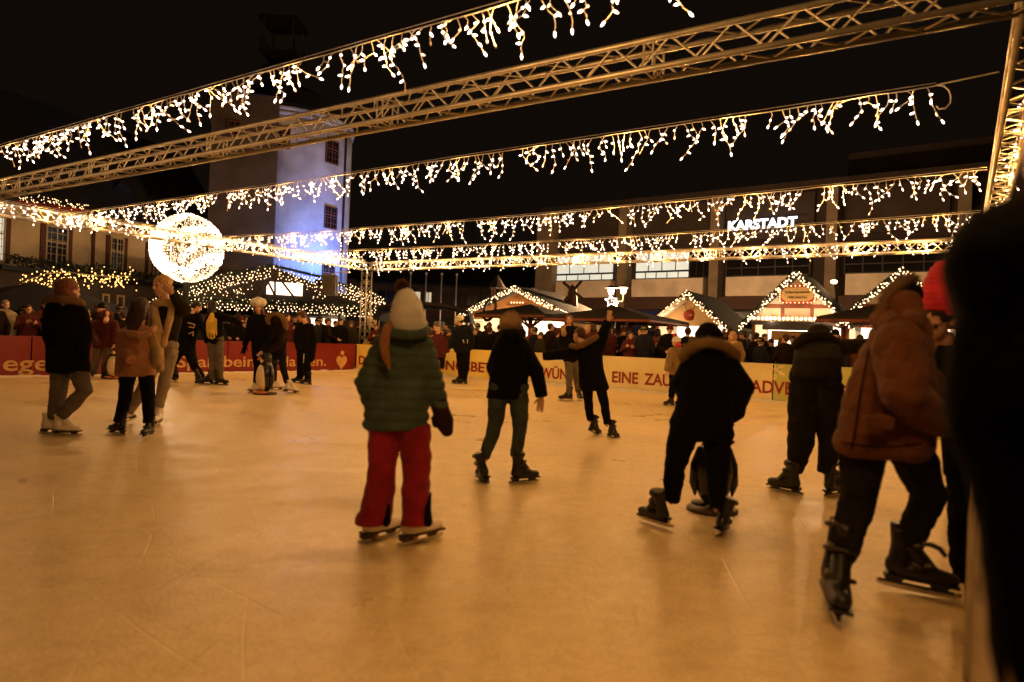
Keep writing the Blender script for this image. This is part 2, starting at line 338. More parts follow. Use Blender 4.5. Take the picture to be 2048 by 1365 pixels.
def fig(label, D, Ht, head, sh, arms, rows, hips, legs, coat, trouser, skates=None, hair=None, hat=None, base=None, group=None, wr=None, dr=None,
        face=False, legr=(20, 14, 11), extra=None, cat='skater', P=None, s=None, voxel=None, pelvis=True, coatname='coat', bodyonly=False, rnd=0, hairlen=.9, hairoff=(0, 0), ratio=.62):
    """head=(x,y,dy,height,yaw,nod,roll)  sh=[(x,y,dy)]*2  arms=[(elbow,wrist,(r0,r1,r2),handkind,coat?)]  rows=[(xl,xr,y,dy,ratio)]
    hips=[..]*2 legs=[(knee,ankle)]*2  skates=[(x,y,z,yaw,pitch,roll,kind,scale)]"""
    if s is None: s = D/F
    if P is None: P = lambda x, y, dy=0: W(x, y, D+dy)
    u = Ht/1.7; vx = voxel or max(.0065, min(.014, s*2.0))
    bx = base or (skates[0][:2] if skates else (0, 0))
    root = thing('person', label, cat, gz(*bx) if s != 1 else (0, 0, 0), group)
    hx, hy, hd, hp, yaw = head[:5]; nod = head[5] if len(head) > 5 else 0; rl = head[6] if len(head) > 6 else 0
    hh = hp*s; mx = headmx(P(hx, hy, hd), hh, yaw, nod, rl)
    b = MB(); head_forms(b); b.xf(mx)
    SH = [P(*p) for p in sh]; HP = [P(*p) for p in hips]; mid = (SH[0]+SH[1])/2; pel = (HP[0]+HP[1])/2
    b.tube([mx @ V((0, -.12, -.5)), mid+UP*.02*u], [.05*u, .055*u], 10)
    b.tube([mid, mid.lerp(pel, .3), mid.lerp(pel, .65), pel+UP*.05*u], [.07*u, .105*u, .09*u, .07*u], 14, round_=True); b.tube(SH, .045*u, 10, round_=True)
    LG = []
    for i, (kn, an) in enumerate(legs):
        if skates and i < len(skates):
            q = skates[i]; g = gz(q[0], q[1], q[2]); dyk = g.y-D
            if len(an) < 3: an = (*an, dyk)
            if len(kn) < 3: kn = (*kn, (dyk+(hips[i][2] if len(hips[i]) > 2 else 0))/2)
        a, c = P(*kn), P(*an); LG.append((HP[i], a, c))
        b.tube([HP[i]-UP*.04*u, a, c], [.045*u, .038*u, .03*u], 10, round_=True); b.tube([c, c-UP*.05*u+(c-a).normalized()*.01], .03*u, 8, round_=True)
    for i, (el, wr_, rr, hk, cc) in enumerate(arms):
        e, w_ = P(*el), P(*wr_); d = (w_-e).normalized(); b.tube([SH[i], e, w_-d*(0 if hk else .05*u)], [.036*u, .028*u, .021*u], 10, round_=True)
        if hk and hk[0] == 'bare':
            dd = V(hk[1]) if len(hk) > 1 and hk[1] else d; nn = V(hk[2]) if len(hk) > 2 else V((0, 1, .1)); hand_forms(b, w_+dd*.01, dd, nn, u*.95, hk[3] if len(hk) > 3 else .45, hk[4] if len(hk) > 4 else 1)
    anybare = any(a[3] and a[3][0] == 'bare' for a in arms)
    remesh(b, 'body', M['skin'], root, min(vx, .0065 if anybare and D < 9 else .009), 2)
    # trousers
    if trouser:
        t = MB()
        for i, (h_, k_, a_) in enumerate(LG):
            lr = legr[i] if hasattr(legr[0], '__len__') else legr
            r = [q*s for q in lr]; a_ = a_+(a_-k_).normalized()*(.055*u if skates and len(r) == 3 else 0)
            if len(r) == 3: t.tube([h_, h_.lerp(k_, .5), k_, k_.lerp(a_, .35), a_], [r[0], (r[0]+r[1])/2, r[1], (r[1]*1.05+r[2])/2*1.04, r[2]], 14)
            else: t.tube([h_.lerp(k_, 0), h_.lerp(k_, .5), k_, k_.lerp(a_, .5), a_], r, 16)
        if pelvis:
            r0 = (legr[0][0] if hasattr(legr[0], '__len__') else legr[0])*s; t.tube([HP[0]+UP*r0*.6, HP[1]+UP*r0*.6], r0*1.02, 12, round_=True)
        remesh(t, 'trousers', M[trouser], root, vx, 2, wrinkle((.013 if D < 7 else .009)*u, 15., rnd))
    if rows:
        c = MB(); R = []
        for q in rows:
            xl, xr, y = q[:3]; dy = q[3] if len(q) > 3 else 0; ra = q[4] if len(q) > 4 else ratio
            wx = (xr-xl)/2*s; ce = P((xl+xr)/2, y, dy); ax = CR if s != 1 else V((1, 0, 0))
            R.append([ce+ax*(wx*math.copysign(abs(math.cos(2*PI*k/24))**.9, math.cos(2*PI*k/24)))+V((0, 1, 0))*(wx*ra*math.sin(2*PI*k/24)) for k in range(24)])
        c.rings(R)
        extra_arms = []
        for i, (el, wr_, rr, hk, cc) in enumerate(arms):
            e, w_ = P(*el), P(*wr_); r = [q*s for q in rr]
            tgt = c
            if cc: tgt = MB(); extra_arms.append((tgt, cc))
            tgt.tube([SH[i], SH[i].lerp(e, .5), e, e.lerp(w_, .5), w_], [r[0], (r[0]+r[1])/2, r[1], (r[1]+r[2])/2, r[2]], 14, round_=False); tgt.ell(SH[i], (r[0], r[0], r[0])); tgt.ell(e, (r[1], r[1], r[1]))
        remesh(c, coatname, M[coat], root, vx, 3, dr or wrinkle(.007*u, 9., rnd))
        for tgt, cc in extra_arms: remesh(tgt, 'sleeve', M[cc], root, vx, 3, dr or wrinkle(.007*u, 9., rnd))
    for i, (el, wr_, rr, hk, cc) in enumerate(arms):
        if hk and hk[0] in ('mitt', 'glove'):
            e, w_ = P(*el), P(*wr_); d = (w_-e).normalized(); g = MB(); r = rr[2]*s
            if hk[0] == 'mitt':
                g.tube([w_-d*r*1.2, w_+d*r*.6, w_+d*r*2, w_+d*r*3.2], [r*1.15, r*1.05, r*1.2, r*.8], 12, round_=True); k = d.cross(V((0, 1, 0))).normalized()*(-1 if i else 1); g.tube([w_+d*r*.5, w_+d*r*1.3+k*r*1.1, w_+d*r*2.1+k*r*1.2], [r*.45, r*.45, r*.35], 8, round_=True)
            else: hand_forms(g, w_, d, V((0, 1, .1)), u*1.08, .5)
            remesh(g, 'mitten' if hk[0] == 'mitt' else 'glove', M[hk[1] if len(hk) > 1 else 'blackc'], root, min(vx, .0075), 2)
    if hair: hair_part(hair[0], mx, hh, root, M['hair_'+hair[1]], vx, hairlen, hairoff)
    if hat: hat_part(hat[0], mx, root, M[hat[1]], vx, hh)
    if face: face_parts(mx, root)
    for q in skates or ():
        put_skate(q[6], gz(q[0], q[1], q[2]), q[3], q[4], q[5], q[7]*u**.6 if len(q) > 7 else u**.6, root)
    if extra: extra(root, P, s, mx)
    return root
# ---------------------------------------------------------------- the skaters
def furring(pts, rpx, dys, m='fur', n=700, ln=.03, seed=1, w=.0022, name='fur_trim'):
    def f(root, P, s, mx):
        fur_part(name, [P(x, y, d) for (x, y), d in zip(pts, dys)], [r*s for r in rpx] if hasattr(rpx, '__len__') else rpx*s, M[m], root, n, ln, seed, w)
    return f
def multi(*fs):
    def f(*a):
        for q in fs: q(*a)
    return f
def blob(name, m, forms, vx=.008):
    "forms: ('e',x,y,dy,rx,ry,rd) or ('t',[(x,y,dy)..],[r..]) in photo units at the person's depth"
    def f(root, P, s, mx):
        b = MB()
        for q in forms:
            if q[0] == 'e': b.ell(P(*q[1:4]), (q[4]*s, q[6]*s, q[5]*s))
            else: b.tube([P(*p) for p in q[1]], [r*s for r in q[2]], 12, round_=True)
        remesh(b, name, M[m], root, vx, 2, wrinkle(.004, 14))
    return f
# woman in the long dark coat, seen from behind
fig('auburn haired person in long dark fur collared coat and white skates beside the tan coat', 7.26, 1.62, (138, 584, -.02, 50, 20), [(103, 625), (160, 625)],
    [((100, 672, .1), (112, 708, -.12), (15, 14, 12), None, None), ((171, 672, .05), (165, 712, -.12), (15, 14, 12), None, None)],
    [(96, 158, 606), (92, 168, 622), (94, 171, 650), (95, 173, 680), (94, 176, 710), (93, 179, 732), (95, 178, 745), (110, 165, 748)], [(123, 728), (153, 728)],
    [((116, 790), (108, 828)), ((168, 782), (129, 826))], 'blackc', 'jeansg', [(100, 868, 0, 75, 0, 0, 'w', .92), (124, 872, 0, 82, 0, 0, 'w', .95)], ('bob', 'auburn'), legr=(20, 15, 11),
    extra=furring([(93, 603), (104, 596), (128, 600), (150, 601), (163, 608)], 8, [-.02, -.12, -.16, -.1, .02], n=900, ln=.03))
# girl in the tan coat
fig('girl with long straight dark hair in a tan coat and black trousers and skates', 7.37, 1.40, (283, 618, 0, 42, 10), [(250, 668), (296, 668)],
    [((243, 700, -.05), (262, 722, -.2), (13, 12, 10), None, None), ((311, 702, .0), (313, 735, -.15), (13, 11, 9), None, 'khaki')],
    [(262, 290, 650), (246, 303, 658), (236, 307, 680), (233, 308, 710), (232, 309, 735), (231, 310, 748), (236, 306, 753)], [(256, 745), (292, 745)],
    [((250, 798), (240, 836)), ((297, 798), (297, 838))], 'tancoat', 'blackc', [(238, 870, 0, -65, 0, 4, 'k', .95), (298, 874, 0, 176, 0, 0, 'k', .95)], ('long', 'brown'), hairlen=1.25, hairoff=(-.1, -.22), legr=(16, 12, 10),
    extra=multi(blob('hood', 'tancoat', [('t', [(240, 664, .02), (255, 668, -.12), (280, 674, -.17), (302, 666, -.1), (308, 655, 0)], [7, 9, 10, 9, 6])]), furring([(240, 661), (258, 670), (280, 677), (303, 668)], 2.5, [-.02, -.2, -.24, -.14], 'furl', 250, .018)))
# blond woman, hand on her forehead
fig('blond woman with long beige scarf and dark coat, one hand on her forehead', 8.29, 1.76, (323, 573, -.02, 42, 205, 6), [(306, 622), (358, 618)],
    [((305, 670, .0), (312, 705, -.08), (13, 12, 10), None, 'khaki'), ((368, 618, -.12), (345, 588, -.22), (17, 14, 9), ('bare', (-.75, -.1, .62), (0, -1, .1), .25, 1), None)],
    [(312, 352, 606), (302, 364, 618), (304, 362, 645), (310, 356, 670), (314, 352, 700), (316, 350, 710)], [(320, 700), (341, 700)],
    [((290, 770), (262, 818)), ((330, 762), (319, 805))], 'olive', 'jeansl', [(258, 843, .02, 200, -12, 0, 'w', .9), (316, 850, 0, 165, 0, 0, 'w', 1)], ('bun', 'blond'), face=True, legr=(15, 12, 9), rnd=3,
    extra=multi(blob('scarf', 'scarf', [('t', [(308, 612, .08), (316, 606, -.12), (336, 606, -.14), (347, 612, .05)], [6, 9, 9, 6]), ('t', [(345, 612, -.12), (339, 640, -.2), (332, 665, -.2), (327, 690, -.18)], [6, 7, 6, 6]), ('t', [(308, 612, -.1), (312, 640, -.18), (316, 668, -.18), (320, 720, -.16), (322, 738, -.16)], [6, 8, 9, 8, 6])], .01)))
# person in maroon coat by the red boards
fig('person in maroon hooded coat and faded jeans leaning over a penguin aid', 15.2, 1.62, (214, 633, -.25, 20, -20, 35), [(190, 648, -.05), (228, 648, -.05)],
    [((184, 668, -.15), (196, 688, -.35), (8, 8, 6), None, None), ((234, 668, -.15), (228, 690, -.38), (8, 8, 6), ('bare', None, (0, 1, 0), .7), None)],
    [(200, 222, 636, -.12), (187, 231, 645, -.08), (185, 232, 665), (186, 231, 690), (187, 229, 697)], [(197, 692), (218, 692)], [((193, 718), (188, 742)), ((213, 718), (211, 742))], 'maroon', 'jeansg',
    [(185, 756, 0, -30, 0, 0, 'k'), (209, 757, 0, 10, 0, 0, 'k')], None, None, legr=(10, 8, 6), extra=blob('hood', 'maroon', [('e', 211, 632, -.2, 15, 12, 14)]))
# two friends in black
fig('person in black, legs wide astride, pale print on the chest', 15.45, 1.72, (394, 615, 0, 21, 60, 25), [(360, 637), (396, 634)],
    [((356, 665), (362, 690), (8, 7, 6), None, None), ((404, 655, -.1), (416, 672, -.15), (8, 7, 6), ('bare', None, (0, 1, 0), .5), None)],
    [(370, 398, 628), (354, 404, 638), (352, 400, 655), (350, 392, 680), (347, 388, 705), (346, 388, 712)], [(357, 705), (380, 705)], [((344, 730), (350, 752)), ((388, 732), (403, 752, .1))], 'blackc', 'blackc',
    [(346, 765, 0, -80, 0, 0, 'h'), (402, 766, .02, -50, -30, -15, 'k')], ('short', 'dark'), legr=(11, 8, 6), face=True,
    extra=blob('chest_print', 'scarf', [('t', [(376, 646, -.2), (390, 650, -.2), (388, 656, -.2), (378, 654, -.2)], [1.6, 1.6, 1.6, 1.2]), ('t', [(378, 668, -.2), (387, 664, -.2), (386, 672, -.2)], [1.3, 1.3, 1.3])], .01))
fig('dark haired young woman in open black jacket over a yellow shirt', 14.69, 1.70, (422, 613, 0, 21, -80, -6), [(418, 637), (440, 633)],
    [((411, 662, .02), (414, 686, -.08), (7, 6, 5), None, None), ((464, 640, -.1), (486, 650, -.15), (8, 7, 5), ('bare', None, (0, 1, 0), .3), None)],
    [(424, 438, 625), (412, 446, 635), (410, 446, 650), (412, 446, 670), (413, 447, 684), (417, 445, 688)], [(423, 684), (438, 684)], [((425, 720), (425, 754)), ((438, 720), (441, 754))], 'blackc', 'jeansg',
    [(418, 770, 0, -100, 0, 0, 'k', 1.05), (438, 771, 0, 95, 0, 0, 'k', 1.05)], ('long', 'dark'), hairlen=1.5, hairoff=(0, 0), face=True, legr=(9.5, 7.5, 5.5),
    extra=multi(blob('shirt', 'yellow', [('t', [(424, 630, -.1), (421, 645, -.14), (421, 660, -.14), (423, 671, -.12)], [4.5, 8, 8.5, 8.5]), ('t', [(430, 640, -.1), (429, 668, -.12)], [4, 5])], .01), blob('shirt_print', 'blackc', [('t', [(419, 668, -.3), (419, 674, -.3)], [1, 1]), ('t', [(424, 668, -.31), (424, 675, -.31), (427, 672, -.31)], [1, 1, 1]), ('t', [(431, 667, -.3), (431, 674, -.3)], [1, 1])], .008)))
# woman with the white fur hat
fig('woman in cream fur hat with very long brown hair and dark coat', 13.29, 1.72, (517, 616, 0, 22, 180, 4), [(503, 640), (532, 640)],
    [((496, 668), (490, 692), (8, 7, 6), ('glove', 'blackc'), None), ((538, 668), (538, 690, -.1), (8, 7, 6), None, None)],
    [(508, 528, 629), (500, 536, 640), (499, 536, 660), (502, 533, 680), (503, 532, 700), (504, 531, 706)], [(511, 700), (525, 700)], [((514, 735), (512, 762)), ((524, 735), (526, 760))], 'blackc', 'blackc',
    [(512, 786, 0, -160, 0, 0, 'w'), (526, 782, 0, 170, 0, 0, 'w')], ('long', 'chestnut'), hairlen=2.3, face=True, legr=(8, 6.5, 5),
    extra=multi(blob('fur_hat', 'creamknit', [('e', 517, 605.5, .0, 12, 9, 13), ('e', 517, 601, .0, 9.5, 7, 10)], .012), furring([(509, 605), (517, 604), (525, 605)], 8.5, [.0, .0, .0], 'creamknit', 900, .02, w=.004, name='hat_fur')))
fig('person hidden in a big fur hood, bent over the white bellied penguin aid', 13.41, 1.60, (551, 641, -.08, 20, -110, 55), [(540, 655, -.05), (566, 655)],
    [((540, 685, -.15), (524, 703, -.25), (9, 8, 6), ('bare', None, (0, 1, 0), .7), None), ((560, 685, -.2), (536, 706, -.3), (9, 8, 6), ('bare', None, (0, 1, 0), .7), None)],
    [(542, 566, 640, -.05), (535, 571, 652), (532, 573, 675), (535, 573, 695), (538, 572, 708), (540, 570, 711)], [(549, 704), (564, 704)], [((547, 735), (548, 760)), ((566, 735), (573, 762))], 'darkbrown', 'jeansd',
    [(548, 781, 0, 60, 0, 0, 'w'), (577, 786, .01, 80, -8, 0, 'w')], ('short', 'dark'), legr=(9, 7, 5), extra=multi(blob('hood', 'darkbrown', [('e', 553, 640, -.05, 14, 14, 15)], .014), furring([(536, 652), (535, 638), (545, 630), (560, 632), (570, 644), (571, 655)], 6, [-.12, -.15, -.12, -.1, -.08, -.05], 'fur', 900, .04, w=.004)))
fig('boy looking down in dark jacket and black track pants with a white side stripe', 15.97, 1.58, (603, 634, -.02, 22, -70, 30), [(597, 657), (622, 655)],
    [((594, 680, -.05), (598, 700, -.15), (8, 7, 6), None, None), ((628, 680), (625, 702, -.05), (8, 7, 6), ('mitt', 'blackc'), None)],
    [(600, 616, 644), (594, 625, 654), (593, 627, 675), (593, 625, 695), (595, 623, 706)], [(602, 700), (615, 700)], [((602, 728), (601, 752)), ((613, 728), (616, 754))], 'blackc', 'blackc',
    [(598, 767, 0, -85, 0, 0, 'k'), (615, 770, 0, -80, 0, 0, 'k')], ('short', 'chestnut'), face=True, legr=(9, 8, 6.5), extra=blob('side_stripe', 'sleevewhite', [('t', [(608, 708, -.22), (607, 725, -.2), (611, 738, -.2), (618, 752, -.16)], [.9, .9, .9, .9])], .008))
# the teal girl -----------------------------------------------------
def teal_extra(root, P, s, mx):
    b = MB(); b.ell(P(804, 574), (13*s, 13*s, 13*s)); o = b.build('pompom', M['mitt'], root, True)
    f = MB(); spikes(f, [P(804, 570), P(804, 578)], [11*s, 11*s], 900, .022, random.Random(4), .0016); f.build('pompom_fur', M['fur'], o)
    h = MB(); R = []
    for x0, x1, y, dy in ((800, 822, 578, 0), (793, 832, 590, 0), (786, 842, 606, 0), (781, 849, 628, 0), (780, 852, 648, 0), (784, 854, 664, 0), (790, 850, 668, 0)):
        c = P((x0+x1)/2, y, dy); w = (x1-x0)/2*s; R.append([c+CR*(w*math.cos(2*PI*k/32))+V((0, 1, 0))*(w*1.05*math.sin(2*PI*k/32)) for k in range(32)])
    h.rings(R); cx = P(817, 640)
    remesh(h, 'knit_hat', M['creamknit'], root, .0065, 2, lambda co, n: .0028*math.sin(math.atan2(co.x-cx.x, co.y-cx.y)*34)+.0012*math.sin(co.z*500))
    p = MB(); p.tube([P(782, 648, -.05), P(773, 662, -.12), P(768, 690, -.15), P(772, 715, -.16), P(779, 738, -.16)], [7*s, 10*s, 10*s, 8*s, 3*s], 12, round_=True)
    remesh(p, 'ponytail', M['hair_ginger'], root, .0065, 2, lambda co, n: .004*noise.noise(V((co.x*110, co.y*110, co.z*12))))
    c = MB(); c.tube([P(775, 662, 0), P(790, 668, -.12), P(820, 671, -.15), P(846, 668, -.1), P(856, 660, 0)], [9*s, 10*s, 10*s, 10*s, 8*s], 12, round_=True); remesh(c, 'collar', M['teal'], root, .008, 2, wrinkle(.005, 20))
    z = MB()
    for x, yy in ((768, 1), (857, 1)):
        z.tube([P(x+5, 985, -.03), P(x+(6 if x < 800 else -1), 1015, -.04), P(x+(4 if x < 800 else -1), 1045, -.045)], [2*s, 7*s, 10*s], 8, round_=True)
    remesh(z, 'trouser_gusset', M['blackc'], root, .0075, 2)
def leg_rows(): pass
def flare(root, P, s, mx):
    b = MB()
    for rows in (((733, 797, 850), (736, 797, 880), (736, 795, 920), (733, 791, 965), (724, 789, 1000), (714, 785, 1030), (708, 781, 1048)), ((797, 861, 850), (799, 862, 880), (803, 862, 920), (804, 861, 965), (803, 860, 1000), (802, 860, 1030), (801, 860, 1050))):
        R = []
        for x0, x1, y in rows:
            c = P((x0+x1)/2, y, .0); w = (x1-x0)/2*s; R.append([c+CR*(w*math.cos(2*PI*k/20))+V((0, 1, 0))*(w*.95*math.sin(2*PI*k/20)) for k in range(20)])
        b.rings(R)
    def d(co, n):
        return .009*noise.noise(V((co.x*9, co.y*9, co.z*17)))+.006*math.sin(co.z*60+6*noise.noise(co*5))*max(0, noise.noise(co*6+V((3, 1, 0)))+.25)
    remesh(b, 'trousers', M['redp'], root, .008, 3, d)
fig('girl seen from behind in cream pompom hat, quilted teal jacket and red trousers', 3.81, 1.40, (815, 638, 0, 64, 0), [(772, 692), (842, 692)],
    [((735, 765, .0), (748, 815, .16), (27, 25, 20), None, None), ((868, 775, .02), (880, 815, .06), (27, 22, 17), ('mitt', 'mitt'), None)],
    [(785, 842, 650), (766, 852, 664), (752, 862, 690), (746, 864, 725), (742, 860, 765), (734, 858, 800), (728, 857, 830), (726, 856, 850), (730, 852, 859)], [(770, 850), (825, 850)],
    [((763, 960), (750, 1055)), ((832, 960), (830, 1055))], 'teal', None, [(748, 1082, 0, 38, 0, 4, 'w', 1.08), (829, 1088, 0, 42, 0, 0, 'w', 1.12)], None, extra=multi(flare, teal_extra), dr=quilt(.058, .016), voxel=.0075)
# boy in black ahead of her
def boyhat(root, P, s, mx):
    b = MB(); b.ell(P(1021, 645), (23*s, 24*s, 20*s)); o = b.build('fur_hat', M['furl'], root, True)
    f = MB(); spikes(f, [P(1020, 643), P(1024, 647)], [21*s, 21*s], 3200, .03, random.Random(5), .0016); f.build('hat_fur', M['furl'], o)
    h = MB(); h.tube([P(1003, 668, -.02), P(1012, 672, -.1), P(1032, 672, -.1), P(1044, 667, -.02)], [9*s, 12*s, 12*s, 9*s], 12, round_=True); h.ell(P(1023, 668, 0), (20*s, 24*s, 14*s)); remesh(h, 'hood', M['blackc'], root, .008, 3, wrinkle(.006, 14))
fig('child in black jacket, grey green trousers and pale fur hat, back turned', 5.68, 1.38, (1022, 655, 0, 42, 5), [(1001, 700), (1046, 700)],
    [((986, 735, .06), (996, 765, .16), (17, 14, 12), None, None), ((1073, 742), (1083, 794), (18, 15, 12), ('bare', (-.1, -.1, -1), (0, 1, .1), .35, -1), None)],
    [(1006, 1042, 668), (992, 1058, 684), (985, 1063, 705), (981, 1058, 735), (977, 1056, 765), (973, 1056, 788), (972, 1055, 796), (978, 1050, 798)], [(997, 788), (1036, 788)],
    [((990, 850), (973, 905)), ((1040, 855), (1033, 903))], 'blackc', 'greent', [(972, 966, 0, -20, -6, -18, 'k', .98), (1040, 968, 0, 60, 0, 0, 'k', 1.0)], None, legr=(21, 15, 10.5), extra=boyhat)
# two small figures at the yellow boards
fig('small child in dark red jacket and pale hat holding on at the yellow boards', 20.0, 1.22, (876, 662, 0, 14, 130), [(867, 677), (887, 677)], [((862, 692), (860, 706), (5, 5, 4), None, None), ((893, 692), (896, 706), (5, 5, 4), None, None)],
    [(870, 884, 669), (863, 891, 677), (862, 892, 695), (862, 892, 714), (865, 890, 716)], [(872, 712), (885, 712)], [((873, 726), (874, 738)), ((884, 728), (883, 742))], 'maroon', 'blackc', [(873, 750, 0, 120, 0, 0, 'k', .9), (882, 752, 0, 150, 0, 0, 'w', .9)], ('short', 'brown'), ('beanie', 'scarf'), legr=(6, 5, 4), face=True)
fig('child with a white ventilated helmet in dark jacket, skating along the yellow boards', 17.79, 1.60, (918, 642, -.03, 19, -85, 5), [(912, 660), (936, 658)], [((905, 682, -.05), (898, 697, -.15), (7, 6, 5), None, None), ((944, 682), (940, 700), (7, 6, 5), None, None)],
    [(915, 934, 650), (908, 941, 659), (906, 943, 680), (907, 942, 700), (910, 938, 706)], [(920, 700), (932, 700)], [((921, 728), (923, 752)), ((932, 728), (929, 754))], 'bluej', 'blackc', [(918, 769, 0, -75, 0, 0, 'k', 1.05), (927, 769, 0, -80, 0, 0, 'k', 1.05)], ('short', 'dark'), ('helmet', 'sleevewhite'), legr=(9, 7.5, 6), face=True,
    extra=blob('reflective_patch', 'sleevewhite', [('t', [(926, 680, -.22), (928, 686, -.22)], [.8, .8]), ('t', [(935, 680, -.2), (935, 687, -.2)], [.8, .8])], .008))
# long haired woman
fig('woman with glasses and long dark hair in fur hooded black jacket and jeans', 13.95, 1.70, (1138, 640, 0, 20, 185), [(1128, 664), (1156, 662)], [((1122, 688), (1128, 706, -.1), (8, 7, 6), None, None), ((1166, 686), (1160, 706), (8, 7, 6), None, None)],
    [(1132, 1150, 652), (1124, 1160, 662), (1122, 1162, 685), (1124, 1160, 705), (1126, 1158, 722), (1129, 1155, 725)], [(1137, 718), (1150, 718)], [((1138, 752), (1138, 782)), ((1152, 752), (1156, 780))], 'blackc', 'jeansg', [(1136, 803, 0, -100, 0, 0, 'h'), (1158, 801, 0, 170, 0, 0, 'h')], ('long', 'chestnut'), hairlen=1.5, face=True, legr=(9, 7, 5.5),
    extra=multi(furring([(1128, 668), (1126, 656), (1146, 650), (1160, 655), (1164, 668)], 5.5, [-.12, 0, .1, .08, -.08], 'furl', 700, .035, w=.004), blob('glasses', 'black', [('t', [(1130, 639, -.13), (1134, 637, -.16), (1136, 640, -.16), (1131, 641, -.15)], [.6, .6, .6, .6]), ('t', [(1138, 639, -.16), (1142, 637, -.16), (1145, 640, -.14), (1139, 641, -.15)], [.6, .6, .6, .6])], .006)))
# girl with her arms out
fig('girl in black flared coat with one arm raised high, the other stretched out', 8.81, 1.42, (1158, 672, 0, 30, -50, 20, 15), [(1166, 702), (1198, 692)],
    [((1125, 709, -.05), (1086, 713, -.1), (13, 11, 9), None, None), ((1209, 662, -.05), (1217, 642, -.08), (13, 11, 9), ('bare', (.1, -.1, 1), (0, -1, .1), .15), None)],
    [(1152, 1192, 684), (1152, 1206, 696), (1155, 1205, 715), (1157, 1207, 740), (1158, 1214, 762), (1159, 1219, 776), (1163, 1214, 782)], [(1174, 770), (1200, 768)],
    [((1177, 806), (1180, 834)), ((1209, 808), (1214, 842))], 'blackc', 'blackc', [(1184, 866, .03, 50, -22, 0, 'k', .85), (1222, 877, 0, 45, -14, 0, 'k', .85)], ('short', 'chestnut'), legr=(12, 9, 7),
    extra=furring([(1143, 692), (1152, 694), (1165, 690), (1180, 682), (1193, 674)], 5.5, [-.08, -.14, -.18, -.17, -.12], 'fur', 900, .03))
fig('small child in khaki jacket and pale hat with red ear flaps', 13.5, 1.22, (1352, 684, 0, 19, -100), [(1343, 703), (1364, 703)], [((1338, 722, -.1), (1334, 742, -.18), (8, 7, 6), ('bare', None, (0, 1, 0), .4), None), ((1372, 725), (1370, 745), (8, 7, 6), None, None)],
    [(1346, 1362, 694), (1338, 1370, 703), (1337, 1372, 725), (1338, 1372, 748), (1341, 1369, 751)], [(1347, 745), (1362, 745)], [((1346, 772), (1343, 792)), ((1362, 772), (1364, 792))], 'khaki', 'blackc', [(1341, 812, 0, -90, 0, 0, 'k', .9), (1364, 812, 0, -80, 0, 0, 'k', .9)], None, ('beanie', 'creamknit'), face=True, legr=(9, 7.5, 6),
    extra=blob('ear_flap', 'redhat', [('e', 1357, 690, -.02, 6, 5, 8), ('e', 1350, 672, 0, 5, 4, 4)], .01))
# big black coat pushing the second penguin
def bighair(root, P, s, mx):
    h = MB(); R = []
    for x0, x1, y in ((1410, 1422, 645), (1400, 1434, 651), (1391, 1444, 664), (1387, 1449, 684), (1388, 1451, 706), (1396, 1444, 718)):
        c = P((x0+x1)/2, y, 0); w = (x1-x0)/2*s; R.append([c+CR*(w*math.cos(2*PI*k/24))+V((0, 1, 0))*(w*1.1*math.sin(2*PI*k/24)) for k in range(24)])
    h.rings(R); remesh(h, 'knit_hat', M['blackc'], root, .0075, 2, wrinkle(.004, 22))
fig('child in thick black coat with fur edged hood pushing the dark penguin aid', 4.35, 1.34, (1419, 690, .0, 54, 0, 0), [(1388, 725), (1450, 722)],
    [((1362, 765, .05), (1375, 800, .2), (24, 20, 17), None, None), ((1486, 776, -.03), (1476, 806, .12), (24, 23, 18), ('mitt', 'blackc'), None)],
    [(1385, 1452, 695), (1370, 1470, 712), (1365, 1473, 735), (1360, 1471, 765), (1354, 1463, 795), (1348, 1462, 825), (1341, 1464, 850), (1339, 1468, 868), (1345, 1464, 880)], [(1368, 865), (1436, 865)],
    [((1352, 925), (1344, 988)), ((1436, 935), (1434, 1002))], 'blackc', 'blackc', [(1322, 1050, .01, -38, 0, -20, 'h', .98), (1436, 1072, 0, 28, -6, 16, 'h', .98)], None, legr=(30, 22, 16),
    extra=multi(bighair, furring([(1366, 716), (1372, 702), (1390, 690), (1418, 685), (1447, 690), (1466, 703), (1473, 720)], 8.5, [-.02, -.1, -.14, -.16, -.14, -.08, 0], 'furl', 2600, .03, w=.0016)))
# bending skater by the right
fig('skater bent forward in dark olive hooded jacket and loose trousers, arms reaching aside', 5.55, 1.45, (1638, 678, .30, 40, 40, 60), [(1612, 700, .12), (1666, 696, .12)],
    [((1608, 740, .3), (1620, 770, .45), (16, 14, 12), None, None), ((1700, 694, .1), (1742, 690, .15), (19, 16, 13), ('glove', 'blackc'), None)],
    [(1606, 1664, 676, .2, .7), (1592, 1680, 694, .1, .8), (1589, 1682, 715, .0, .8), (1588, 1680, 738, -.05, .7), (1587, 1680, 752, -.05, .6), (1592, 1676, 758)], [(1608, 770), (1654, 770)],
    [((1602, 885), (1592, 932)), ((1662, 885), (1652, 934))], 'olive', 'jeansd', [(1580, 988, 0, -40, 0, -10, 'k', 1.05), (1664, 994, 0, 55, 0, 0, 'k', 1.08)], None, legr=((29, 26, 15), (30, 24, 15)),
    extra=multi(blob('hood', 'olive', [('e', 1638, 667, .2, 24, 20, 24), ('t', [(1592, 690, .08), (1610, 676, .1), (1650, 672, .1), (1672, 684, .08)], [9, 12, 12, 9])]), blob('trouser_seat', 'olive', [('t', [(1611, 762, 0), (1612, 815, 0)], [25, 24]), ('t', [(1655, 762, 0), (1654, 812, 0)], [26, 24]), ('e', 1633, 780, .02, 42, 40, 30)]), blob('glove', 'blackc', [('e', 1632, 852, .1, 7, 10, 7)])))
